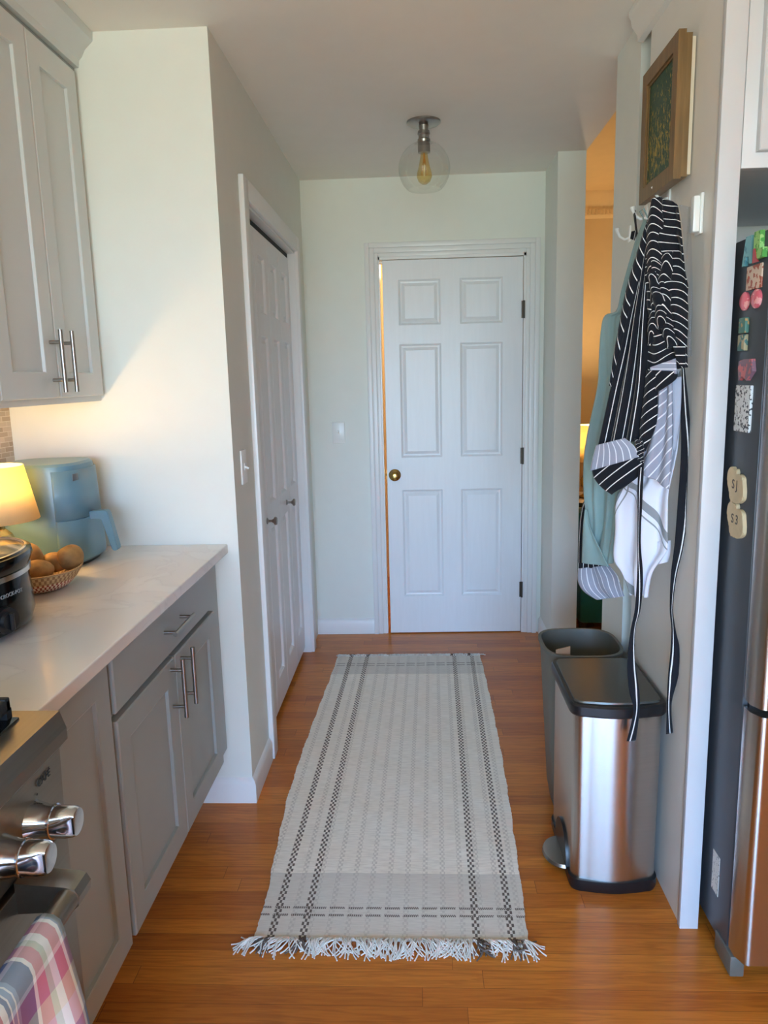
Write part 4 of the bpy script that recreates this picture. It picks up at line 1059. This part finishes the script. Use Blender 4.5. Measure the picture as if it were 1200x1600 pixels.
# ================================================================== HANGING CLOTHS
def rs(poly, n):
    """resample polyline evenly in index space"""
    out = []
    for k in range(n+1):
        t = k/n*(len(poly)-1); i = min(int(t), len(poly)-2); f = t-i
        p0 = poly[max(i-1, 0)]; p1 = poly[i]; p2 = poly[i+1]; p3 = poly[min(i+2, len(poly)-1)]
        q = []
        for c in (0, 1):
            q.append(0.5*((2*p1[c])+(-p0[c]+p2[c])*f+(2*p0[c]-5*p1[c]+4*p2[c]-p3[c])*f*f+(-p0[c]+3*p1[c]-3*p2[c]+p3[c])*f**3))
        out.append(q)
    return out
def cloth(bm, Lp, Rp, plane, fold, ufun, mi=0, ns=28, nt=44, off=0.0):
    """surface spanned between two drop lines traced on an upright plane in the room, pushed out by fold(s,t)"""
    lay = bm.loops.layers.uv.verify(); P0, n = plane
    a, b_ = rs(Lp, nt), rs(Rp, nt); grid = []
    for j in range(nt+1):
        row = []
        for i in range(ns+1):
            s, t = i/ns, j/nt; x = a[j][0]+(b_[j][0]-a[j][0])*s; y = a[j][1]+(b_[j][1]-a[j][1])*s
            p = on_plane(x, y, P0, n) + n*(off+fold(s, t))
            if p.x > 0.660: p.x = 0.660          # rests against the panel
            u = ufun(s, t, x, y)
            if not isinstance(u, tuple): u = (u, t)
            row.append((bm.verts.new(p), u))
        grid.append(row)
    for j in range(nt):
        for i in range(ns):
            q4 = (grid[j][i], grid[j][i+1], grid[j+1][i+1], grid[j+1][i]); f = bm.faces.new([c[0] for c in q4]); f.material_index = mi
            for lpp, c in zip(f.loops, q4): lpp[lay].uv = c[1]
PM = vplane((0.640, 1.825), (0.485, 1.955)); PW_ = vplane((0.640, 1.87), (0.49, 2.03)); PS = vplane((0.640, 1.97), (0.50, 2.16)); PB = vplane((0.62, 2.12), (0.47, 2.30))
sin = math.sin; pi = math.pi
edge = lambda s: -0.010*(2*s-1)**4          # edges curl back towards the wall
# --- sage apron (rear)
sa = thing('apron', 'plain sage green apron hanging behind the striped apron', 'apron', (0.60, 2.2, 1.2), 'aprons on the wall hooks')
bm = B()
cloth(bm, [(1004, 343), (992, 372), (981, 412), (970, 455), (963, 486), (947, 494), (943, 520), (941, 560), (939, 600), (929, 645), (920, 680), (913, 720), (911, 770), (914, 820), (911, 850), (909, 877)],
      [(1016, 343), (1016, 375), (1014, 415), (1012, 455), (1010, 487), (1008, 500), (1006, 525), (1004, 560), (1002, 600), (1000, 645), (998, 680), (985, 720), (975, 770), (968, 820), (964, 850), (959, 880)],
      PS, lambda s, t: (0.014*sin(s*6+t*3)+0.007*sin(s*17+t*4)+0.003*sin(s*31-t*9))*min(1, t*2.5)+edge(s), lambda s, t, x, y: s, ns=44, nt=70)
cloth(bm, [(921, 795), (918, 815), (916, 850), (915, 878)], [(923, 795), (928, 822), (944, 856), (958, 884)], PS, lambda s, t: 0.003*sin(s*7), lambda s, t, x, y: s, ns=16, nt=24, off=0.016)
obj('apron_body', bm, M_sage, sa, solid=0.003, angle=80)
bm = B(); tube(bm, [on_plane(*p, *PS) for p in ((1008, 350), (1004, 338), (1000, 330), (1006, 326), (1012, 340))], 0.0022, 6); obj('neck_loop', bm, M_sage, sa)
# --- rear striped apron
ra = thing('apron', 'black and white striped apron mostly hidden, grey lining turned up at its hem', 'apron', (0.55, 2.3, 1.0), 'aprons on the wall hooks')
bm = B()
cloth(bm, [(950, 500), (935, 640), (916, 760), (905, 800), (901, 850), (901, 893)], [(985, 500), (975, 640), (960, 760), (950, 800), (945, 850), (945, 888)], PB, lambda s, t: 0.008*sin(s*9)+edge(s), lambda s, t, x, y: s*6+0.2, ns=24)
cloth(bm, [(912, 877), (911, 889)], [(958, 878), (960, 884)], PB, lambda s, t: 0.012, lambda s, t, x, y: s*6, nt=6, off=0.012)
obj('apron_body', bm, M_bw, ra, solid=0.003, angle=80)
bm = B()
cloth(bm, [(913, 886), (915, 903), (924, 920), (941, 934)], [(960, 881), (976, 897), (981, 913), (983, 929)], PB, lambda s, t: 0.02+0.012*sin(t*pi)+0.004*sin(s*12), lambda s, t, x, y: s*8+0.5*t*t, off=0.006)
obj('apron_lining', bm, M_gw, ra, solid=0.003, angle=80)
bm = B(); tube(bm, [(0.628, 2.285, 1.888), (0.636, 2.27, 1.80), (0.62, 2.20, 1.66), on_plane(975, 505, *PB)], 0.004, 6); obj('neck_strap', bm, M_black, ra)
bm = B(); cloth(bm, [(988, 362), (986, 373)], [(996, 360), (993, 376)], PS, lambda s, t: 0.004, lambda s, t, x, y: s*1.2, ns=6, nt=6, off=0.0); obj('tie_end', bm, M_strap, ra, solid=0.002)

# --- white towel
wt = thing('kitchen_towel', 'white kitchen towel with grey bands hanging under the striped apron', 'towel', (0.58, 2.0, 1.0))
bm = B()
cloth(bm, [(1003, 560), (1000, 640), (1000, 700), (985, 750), (964, 776), (962, 830), (960, 872), (972, 893), (980, 912), (985, 930)],
      [(1060, 560), (1062, 640), (1058, 700), (1049, 750), (1045, 776), (1044, 830), (1043, 860), (1022, 890), (1015, 912), (1012, 933)],
      PW_, lambda s, t: 0.013*sin(s*13+t*2)*min(1, t*2+0.3)+edge(s), lambda s, t, x, y: ((x-940)/110*0.75+(y-740)/190*0.65, (y-740)/190*0.7-(x-960)/110*0.6+0.35), ns=44, nt=60)
cloth(bm, [(1018, 848), (1018, 870), (1020, 884)], [(1042, 846), (1041, 866), (1037, 880)], PW_, lambda s, t: 0.010*sin(s*pi), lambda s, t, x, y: (0.5, 0.5), ns=12, nt=10, off=-0.02)
obj('towel_cloth', bm, M_towelw, wt, solid=0.003, angle=80)

# --- front striped apron
fa = thing('apron', 'front black and white striped apron bunched on its hook, long straps hanging', 'apron', (0.60, 1.95, 1.3), 'aprons on the wall hooks')
bm = B()
# left band with slanting ticks
cloth(bm, [(1024, 326), (1013, 352), (1003, 384), (990, 425), (979, 468), (971, 510), (962, 560), (957, 600)],
      [(1032, 326), (1022, 352), (1015, 384), (1006, 425), (994, 468), (984, 510), (970, 565), (961, 605)],
      PM, lambda s, t: 0.010*sin(s*pi), lambda s, t, x, y: t*15-s*1.3, ns=10, nt=60, off=0.012)
# long vertical stripes
cloth(bm, [(1022, 350), (1010, 395), (998, 445), (986, 495), (974, 550), (960, 605), (950, 650), (940, 696)],
      [(1024, 350), (1018, 395), (1016, 445), (1015, 495), (1014, 550), (1012, 605), (1006, 650), (1000, 688)],
      PM, lambda s, t: 0.010*sin(s*16+1)*min(1, t*2)+edge(s)*0.5+0.01, lambda s, t, x, y: s*7+0.15, ns=40, nt=60, off=0.004)
# bunched upper right with wavy cross stripes
def wav(s, t): return 0.013*sin(s*11+2.5*sin(t*5))*(0.35+0.65*sin(pi*min(1, t*1.1)))+edge(s)+(0.007*sin(t*30+s*7)+0.006*sin(t*53-s*11+2*sin(t*9)))*sin(pi*min(1, max(0, t*1.15-.05)))*(0.4+0.6*sin(pi*s))
cloth(bm, [(1034, 309), (1025, 325), (1019, 350), (1015, 400), (1013, 450), (1013, 500), (1013, 550), (1014, 585)],
      [(1044, 313), (1060, 322), (1067, 350), (1071, 400), (1073, 450), (1075, 500), (1076, 550), (1077, 574)],
      PM, wav, lambda s, t, x, y: (y-308)/12.9+0.55*sin(s*7+t*3)*(0.4+0.8*t)-0.5*s*(1-t)+(0.9*sin(s*pi)*(1 if t > .3 else t/.3)), ns=56, nt=110, off=0.016)
# top knot roll
cloth(bm, [(1026, 318), (1020, 345), (1018, 380), (1019, 430)], [(1041, 311), (1043, 345), (1044, 380), (1038, 430)], PM, lambda s, t: 0.020*sin(s*pi)*(1-0.5*t), lambda s, t, x, y: (y-310)/12.9+0.7*sin(s*pi), ns=18, nt=36, off=0.026)
for (fl_, fr_, ph_, of_) in (([(1016, 350), (1020, 400), (1024, 450), (1020, 500), (1018, 540)], [(1032, 350), (1040, 400), (1040, 450), (1036, 500), (1024, 540)], 0.35, 0.034),
                              ([(1042, 395), (1036, 430), (1034, 470), (1040, 510), (1048, 545)], [(1058, 395), (1056, 430), (1054, 470), (1058, 510), (1066, 540)], 0.75, 0.036),
                              ([(1020, 430), (1026, 455), (1032, 480), (1036, 515)], [(1034, 425), (1042, 450), (1050, 478), (1050, 512)], 0.1, 0.046)):
    cloth(bm, fl_, fr_, PM, lambda s, t: 0.016*sin(s*pi)*sin(pi*min(1, t*1.05))+0.003*sin(t*25), lambda s, t, x, y: (y-308)/12.9+ph_+0.9*sin(s*pi)+0.4*s+0.35*sin(t*17), ns=18, nt=50, off=of_-0.012)
# lower right diagonal band
cloth(bm, [(1014, 578), (1011, 612), (1007, 645), (1004, 672), (1006, 700)], [(1045, 582), (1032, 612), (1031, 640), (1028, 665), (1012, 704)], PM, lambda s, t: 0.012*sin(s*pi), lambda s, t, x, y: (x*0.85+y)/14.5, ns=20, nt=40, off=0.014)
cloth(bm, [(1021, 578), (1028, 596), (1031, 611)], [(1064, 580), (1062, 592), (1036, 610)], PM, lambda s, t: 0.006*sin(s*pi), lambda s, t, x, y: (x*0.9+y)/19+0.3, ns=16, nt=10, off=0.022)
cloth(bm, [(1058, 540), (1062, 556), (1070, 572)], [(1077, 540), (1077, 560), (1077, 574)], PM, lambda s, t: 0.004, lambda s, t, x, y: y/12.9, ns=8, nt=8, off=0.020)
# turned-up lower hem, slanting stripes
cloth(bm, [(931, 731), (934, 745), (946, 760), (962, 771)], [(1012, 708), (1012, 728), (1004, 742), (984, 758)], PM, lambda s, t: 0.014*sin(s*pi*0.9), lambda s, t, x, y: (x*0.75+y)/17, ns=30, nt=16, off=0.020)
cloth(bm, [(999, 684), (1003, 700), (1005, 716)], [(1012, 688), (1014, 700), (1013, 722)], PM, lambda s, t: 0.004*sin(t*20), lambda s, t, x, y: (x*0.5+y)/6, ns=8, nt=12, off=0.030)
obj('apron_body', bm, M_bw, fa, solid=0.003, angle=80)
bm = B()
cloth(bm, [(941, 694), (936, 712), (931, 734)], [(985, 683), (1000, 696), (1007, 712)], PM, lambda s, t: 0.010+0.006*sin(s*pi), lambda s, t, x, y: s*7+0.1*t, ns=24, nt=10, off=0.022)
cloth(bm, [(1031, 608), (1028, 650), (1018, 690), (1010, 716), (1002, 738)], [(1052, 596), (1052, 640), (1052, 690), (1050, 725), (1047, 764)], PM, lambda s, t: 0.008*sin(s*9), lambda s, t, x, y: (x*1.0+y*0.8)/14, ns=22, nt=36, off=0.004)
cloth(bm, [(1022, 574), (1024, 582)], [(1062, 560), (1064, 584)], PM, lambda s, t: 0.004, lambda s, t, x, y: y/9, ns=12, nt=6, off=0.020)
obj('apron_lining', bm, M_gw, fa, solid=0.003, angle=80)
bm = B(); cloth(bm, [(1044, 594), (1050, 650), (1052, 700)], [(1065, 588), (1063, 645), (1055, 705)], PM, lambda s, t: 0.006*sin(s*pi), lambda s, t, x, y: s, ns=10, nt=16, off=0.0); obj('apron_pocket_flap', bm, M_lining, fa, solid=0.003, angle=80)
SP = (Vector((0, 1.852, 0)), Vector((0, -1, 0)))
def strap(pts, wid, ph):
    bm = B(); Lp = [(x-w/2, y) for (x, y), w in zip(pts, wid)]; Rp = [(x+w/2, y) for (x, y), w in zip(pts, wid)]
    cloth(bm, Lp, Rp, SP, lambda s, t: 0.004*sin(t*14+s*2+ph), lambda s, t, x, y: 0.62+s*0.8+0.24*sin(t*7+ph*5), ns=6, nt=80)
    obj('apron_strap', bm, M_strap, fa, solid=0.002, angle=80)
strap([(1001, 730), (1000, 760), (1000, 800), (999, 850), (1000, 900), (996, 950), (989, 985), (987, 1035), (991, 1080), (994, 1110), (986, 1157)], [8, 9, 7, 4, 8, 9, 8, 13, 15, 9, 15], 0.0)
strap([(1067, 575), (1070, 640), (1073, 710), (1068, 790), (1061, 850), (1052, 900), (1049, 950), (1053, 985), (1056, 1025), (1051, 1060), (1045, 1100), (1046, 1146)], [4, 14, 18, 17, 13, 9, 6, 7, 16, 14, 7, 12], 0.5)

# clear plastic bag between the apron and the panel
bm = B(); cloth(bm, [(1056, 318), (1062, 345), (1064, 420), (1066, 500), (1068, 560)], [(1074, 321), (1076, 345), (1076, 420), (1077, 500), (1078, 556)], PM, lambda s, t: 0.006*sin(t*9+s*6), lambda s, t, x, y: s, ns=8, nt=30, off=-0.018)
tag(obj('plastic_sleeve', bm, M_film, angle=80), 'clear plastic sleeve hanging beside the striped apron at the panel', 'plastic sleeve')

# ================================================================== FRIDGE
fg = thing('refrigerator', 'dark grey sided stainless refrigerator with french doors and freezer drawer', 'refrigerator', (1.17, 2.0, 0))
FX = 0.722
bm = B(); box(bm, FX, 1.63, 1.619, 2.38, 0.045, 1.715, 0.004); obj('fridge_body', bm, M_fridge, fg)
def fdoor(x0, x1, z0, z1, name):
    bm = B(); y0, y1 = 1.548, 1.610
    pts = [(x0, y1), (x0, y0+0.030), (x0+0.008, y0+0.014), (x0+0.012, y0+0.004), (x0+0.020, y0), (x0+0.026, y0), (x1-0.036, y0), (x1-0.03, y0), (x1, y0+0.02), (x1, y1)]
    prism(bm, pts, 'Z', z0, z1); return obj(name, bm, M_steel, fg, angle=50)
fdoor(FX, 1.168, 0.705, 1.705, 'fridge_door'); fdoor(1.174, 1.63, 0.705, 1.705, 'fridge_door'); fz = fdoor(FX, 1.63, 0.075, 0.688, 'freezer_drawer')
bm = B(); box(bm, FX+0.012, 1.62, 1.609, 1.620, 0.08, 1.70); obj('door_gasket', bm, M_rubber, fg)
bm = B(); box(bm, FX-0.004, FX+0.03, 1.585, 1.68, 0.012, 0.066, 0.004); cyl(bm, (FX+0.02, 1.64, 0.0), (FX+0.02, 1.64, 0.02), 0.015); obj('levelling_foot', bm, M_grayplastic, fg)
for (x, y) in ((1.6, 1.7), (1.6, 2.3), (FX+0.03, 2.3)):
    bm = B(); cyl(bm, (x, y, 0), (x, y, 0.05), 0.02); obj('levelling_foot', bm, M_grayplastic, fg)
bm = B(); cyl(bm, (1.13, 1.505, 0.85), (1.13, 1.505, 1.55), 0.012); cyl(bm, (1.13, 1.505, 0.9), (1.13, 1.550, 0.9), 0.009); cyl(bm, (1.13, 1.505, 1.5), (1.13, 1.550, 1.5), 0.009); obj('door_handle', bm, M_steel, fg)
bm = B(); cyl(bm, (1.21, 1.505, 0.85), (1.21, 1.505, 1.55), 0.012); cyl(bm, (1.21, 1.505, 0.9), (1.21, 1.550, 0.9), 0.009); cyl(bm, (1.21, 1.505, 1.5), (1.21, 1.550, 1.5), 0.009); obj('door_handle', bm, M_steel, fg)
bm = B(); cyl(bm, (0.85, 1.505, 0.62), (1.5, 1.505, 0.62), 0.012); cyl(bm, (0.9, 1.505, 0.62), (0.9, 1.550, 0.62), 0.009); cyl(bm, (1.45, 1.505, 0.62), (1.45, 1.550, 0.62), 0.009); obj('drawer_handle', bm, M_steel, fz)
# spec sticker
M_sticker = mat_mix('printed_spec_sticker', (214, 212, 206), (120, 120, 120), 160, 0.62)
bm = B(); box(bm, FX-0.001, FX+0.0, 1.683, 1.724, 0.150, 0.255); obj('spec_sticker', bm, M_sticker, fg)

def rs_closed(P, n=4):
    out = []; L_ = len(P)
    for i in range(L_):
        p0, p1, p2, p3 = P[i-1], P[i], P[(i+1) % L_], P[(i+2) % L_]
        for k in range(n):
            f = k/n; out.append(tuple(0.5*(2*p1[c]+(-p0[c]+p2[c])*f+(2*p0[c]-5*p1[c]+4*p2[c]-p3[c])*f*f+(-p0[c]+3*p1[c]-3*p2[c]+p3[c])*f**3) for c in (0, 1)))
    return out
# magnets on the side of the fridge
def mag(name, y, z, ly, lz, th, m, label, shape='box', cat='magnet'):
    bm = B()
    if shape == 'box': box(bm, FX-th, FX-0.0002, y-ly/2, y+ly/2, z-lz/2, z+lz/2, min(0.002, th*0.4))
    elif shape == 'oval': lathe(bm, [(0, 0.0002), (1, 0.0002), (1.0, th*0.5), (0.75, th*0.9), (0, th)], (FX, y, z), '-X', 28, sx=ly/2, sy=lz/2)
    o = obj(name, bm, m); tag(o, label, cat, 'fridge magnets'); return o
M_teal = mat_mix('teal_souvenir_paint', (110, 170, 178), (70, 130, 146), 60, 0.58)
M_lime = mat_mix('lime_souvenir_paint', (150, 205, 120), (80, 160, 70), 70, 0.55)
M_redm = mat('red_souvenir_paint', (180, 62, 70), 0.4)
M_card1 = mat_mix('red_and_cream_print', (214, 190, 170), (170, 90, 70), 70, 0.55)
M_pinkm = mat_mix('pink_candy_paint', (225, 110, 125), (242, 170, 172), 55, 0.56, 0.2)
M_landm = mat_mix('landscape_print', (70, 116, 104), (176, 140, 88), 45, 0.52)
M_landm2 = mat_mix('portrait_print', (66, 108, 104), (160, 150, 118), 40, 0.5)
M_rose = mat_mix('rose_print', (132, 100, 116), (196, 106, 110), 60, 0.52)
M_script = mat_mix('black_and_white_lettering', (214, 218, 220), (60, 64, 72), 120, 0.56)
M_tan = mat('tan_clay', (205, 184, 146), 0.6, noise=0.08, nscale=40)
M_carv = mat('carved_dark_mark', (78, 72, 70), 0.7)
# teal letter A shaped slab
ym, zm = 1.712, 1.684
bm = B(); prism(bm, [(ym+0.026, zm-0.030), (ym+0.012, zm+0.030), (ym-0.014, zm+0.030), (ym-0.024, zm-0.028), (ym-0.010, zm-0.028), (ym-0.006, zm-0.012), (ym+0.007, zm-0.012), (ym+0.012, zm-0.030)][::-1], 'X', FX-0.008, FX-0.0002)
tag(obj('letter_magnet', bm, M_teal), 'teal letter shaped magnet at the top of the fridge side', 'magnet', 'fridge magnets')
ym, zm = 1.657, 1.686
lm = thing('letter_magnet', 'lime green letter L shaped magnet with red foot near the fridge door', 'magnet', (FX, ym, zm), 'fridge magnets')
bm = B(); prism(bm, [(ym+0.022, zm-0.026), (ym+0.022, zm+0.030), (ym-0.006, zm+0.030), (ym-0.006, zm-0.006), (ym-0.022, zm-0.006), (ym-0.022, zm-0.026)][::-1], 'X', FX-0.010, FX-0.0002); obj('magnet_body', bm, M_lime, lm)
bm = B(); prism(bm, [(ym+0.020, zm-0.033), (ym+0.020, zm-0.004), (ym+0.012, zm-0.004), (ym+0.004, zm-0.024), (ym-0.010, zm-0.033)][::-1], 'X', FX-0.012, FX-0.0101); obj('magnet_foot', bm, M_redm, lm)
mag('picture_magnet', 1.684, 1.626, 0.074, 0.050, 0.004, M_card1, 'small red and cream picture magnet below the letter magnets')
mag('round_magnet', 1.724, 1.580, 0.040, 0.040, 0.009, M_pinkm, 'pink round glossy magnet, the one nearer the white panel', 'oval')
mag('round_magnet', 1.667, 1.580, 0.044, 0.040, 0.009, M_pinkm, 'pink round glossy magnet, the one nearer the fridge door', 'oval')
mag('picture_magnet', 1.716, 1.528, 0.034, 0.033, 0.010, M_landm, 'green and gold picture magnet, upper of the small square pair')
mag('picture_magnet', 1.716, 1.491, 0.034, 0.035, 0.010, M_landm2, 'green and beige picture magnet, lower of the small square pair')
bm = B(); ym, zm = 1.688, 1.433; prism(bm, [(ym+0.034, zm+0.018), (ym+0.010, zm+0.022), (ym-0.028, zm+0.022), (ym-0.036, zm-0.004), (ym-0.010, zm-0.024), (ym+0.014, zm-0.014), (ym+0.030, zm-0.024), (ym+0.036, zm)], 'X', FX-0.009, FX-0.0002)
tag(obj('souvenir_magnet', bm, M_rose), 'irregular pink and purple souvenir magnet above the lettered magnet', 'magnet', 'fridge magnets')
sg = mag('lettered_magnet', 1.697, 1.348, 0.078, 0.102, 0.007, M_script, 'tall white magnet covered in black lettering')
for k, tx in enumerate(('LOVE', 'LAUGH', 'LIVE')):
    pass
for (ym, zm, lab, tx) in ((1.705, 1.177, 'tan clay footprint shaped magnet, the upper one', 'S J'), (1.695, 1.099, 'tan clay footprint shaped magnet, the lower one', 'S 3')):
    e = thing('clay_magnet', lab, 'magnet', (FX, ym, zm), 'fridge magnets')
    bm = B(); cl_ = [(440,255),(400,290),(383,345),(380,440),(405,520),(432,580),(442,660),(462,715),(500,748),(530,742),(560,760),(610,768),(660,745),(688,710),(693,650),(690,590),(675,500),(665,440),(630,392),(590,372),(556,385),(548,330),(530,296),(490,292),(470,262)]
    cl_ = rs_closed(cl_)
    pts = [(ym-(px-535)/310*0.088, zm-((py-510)-0.32*(px-535))/510*0.086) for px, py in cl_]
    prism(bm, pts, 'X', FX-0.009, FX-0.0002); bmesh.ops.bevel(bm, geom=[e_ for e_ in bm.edges if all(v.co.x < FX-0.008 for v in e_.verts)], offset=0.002, segments=2, affect='EDGES')
    obj('magnet_body', bm, M_tan, e, angle=50)
    text_mesh('carved_mark', tx, 0.030, (FX-0.0093, ym, zm), (0, -1, 0), (0, 0, 1), M_carv, e, 0.0004)

# ================================================================== LIVING ROOM BEYOND
tl = thing('table_lamp', 'glowing yellow shaded lamp in the room beyond the opening', 'lamp', (1.115, 4.95, 0.62))
lx, ly = 1.125, 4.95
bm = B(); lathe(bm, [(0.115, 0.865), (0.085, 1.10)], (lx, ly, 0), 'Z', 40); obj('lamp_shade', bm, M_shade, tl, solid=0.0015, recalc=False)
bm = B(); lathe(bm, [(0, 0.62), (0.06, 0.62), (0.062, 0.63), (0.03, 0.65), (0.055, 0.70), (0.058, 0.74), (0.03, 0.79), (0.014, 0.81), (0.012, 0.90), (0, 0.90)], (lx, ly, 0), 'Z', 28); obj('lamp_base', bm, M_brass, tl)
bm = B(); lathe(bm, [(0, 0.90), (0.014, 0.905), (0.026, 0.95), (0.024, 0.975), (0, 0.99)], (lx, ly, 0), 'Z', 16); obj('bulb', bm, M_bulb, tl)
light('living_lamp_light', 'POINT', (lx, ly, 1.03), 19.0, (1.0, 0.68, 0.36), radius=0.03)
st = thing('side_table', 'dark brown side table under the glowing lamp in the far room', 'table', (1.15, 4.95, 0))
bm = B(); box(bm, 0.93, 1.40, 4.75, 5.2, 0.59, 0.62, 0.004); obj('table_top', bm, M_darkbrown, st)
for (x, y) in ((0.95, 4.77), (1.35, 4.77), (0.95, 5.15), (1.35, 5.15)):
    bm = B(); box(bm, x, x+0.035, y, y+0.035, 0, 0.59); obj('leg', bm, M_darkbrown, st)
ac = thing('armchair', 'green upholstered armchair partly seen in the room beyond', 'armchair', (1.15, 3.95, 0))
bm = B(); box(bm, 0.86, 1.50, 3.95, 4.60, 0.08, 0.36, 0.03); box(bm, 0.86, 1.50, 4.45, 4.62, 0.36, 0.62, 0.05); box(bm, 0.86, 0.94, 3.92, 4.5, 0.3, 0.46, 0.03); box(bm, 1.42, 1.50, 3.95, 4.5, 0.3, 0.46, 0.03); obj('seat_frame', bm, M_green, ac)
for (x, y) in ((0.89, 3.99), (1.46, 3.99), (0.89, 4.56), (1.46, 4.56)):
    bm = B(); cyl(bm, (x, y, 0), (x, y, 0.09), 0.018, 0.024); obj('leg', bm, M_darkbrown, ac)
bm = B(); bmesh.ops.create_uvsphere(bm, u_segments=24, v_segments=12, radius=1)
for v in bm.verts: v.co = Vector((1.09+v.co.x*0.13, 4.20+v.co.y*0.12, 0.455+v.co.z*0.09))
tag(obj('cushion', bm, M_magenta), 'magenta cushion on the green armchair', 'cushion')
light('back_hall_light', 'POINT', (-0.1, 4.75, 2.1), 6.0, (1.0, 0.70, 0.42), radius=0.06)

# ================================================================== BEHIND THE VIEWER
fl = thing('added_floor_lamp', 'amber floor lamp added behind the viewer for orange reflections in the steel', 'lamp', (1.55, -2.0, 0))  # added out of view to give the steel bin its orange stripe
bm = B(); lathe(bm, [(0, 0), (0.14, 0), (0.14, 0.015), (0.02, 0.03), (0.012, 0.05), (0.012, 1.45), (0, 1.45)], (1.55, -2.0, 0), 'Z', 28); obj('lamp_stand', bm, M_brass, fl)
M_amb = mat_shade('amber_lamp_shade', (250, 170, 80))
bm = B(); lathe(bm, [(0.20, 1.25), (0.17, 1.75)], (1.55, -2.0, 0), 'Z', 40); obj('lamp_shade', bm, M_amb, fl, solid=0.002, recalc=False)
bm = B(); lathe(bm, [(0, 1.45), (0.014, 1.45), (0.03, 1.5), (0, 1.54)], (1.55, -2.0, 0), 'Z', 16); obj('bulb', bm, M_bulb, fl)
light('added_floor_lamp_light', 'POINT', (1.55, -2.0, 1.58), 30.0, (1.0, 0.52, 0.16), radius=0.05)  # warm light of the added lamp, also tints the cupboard beside it

sb = thing('added_sideboard', 'tall oak cupboard added behind the viewer for a warm reflection in the refrigerator', 'added_sideboard', (2.45, -2.38, 0))  # unseen oak front, added so the fridge steel mirrors something orange
bm = B(); box(bm, 1.85, 3.05, -2.58, -2.18, 0.06, 1.95, 0.004); box(bm, 1.82, 3.08, -2.59, -2.15, 1.95, 1.99, 0.004); box(bm, 1.9, 3.0, -2.56, -2.2, 0, 0.06); obj('added_sideboard_body', bm, M_oak, sb)
for i in range(2):
    for z0, z1 in ((0.10, 0.90), (0.94, 1.90)):
        bm = B(); panel_slab(bm, (Vector((2.44-i*0.0+(0.58 if i else 0), -2.18, z0)), Vector((-1, 0, 0)), Vector((0, 0, 1)), Vector((0, 1, 0))), 0.56, z1-z0, 0.02, [(0.06, 0.50, 0.06, z1-z0-0.06)], SHAKER); obj('added_sideboard_door', bm, M_oak, sb)
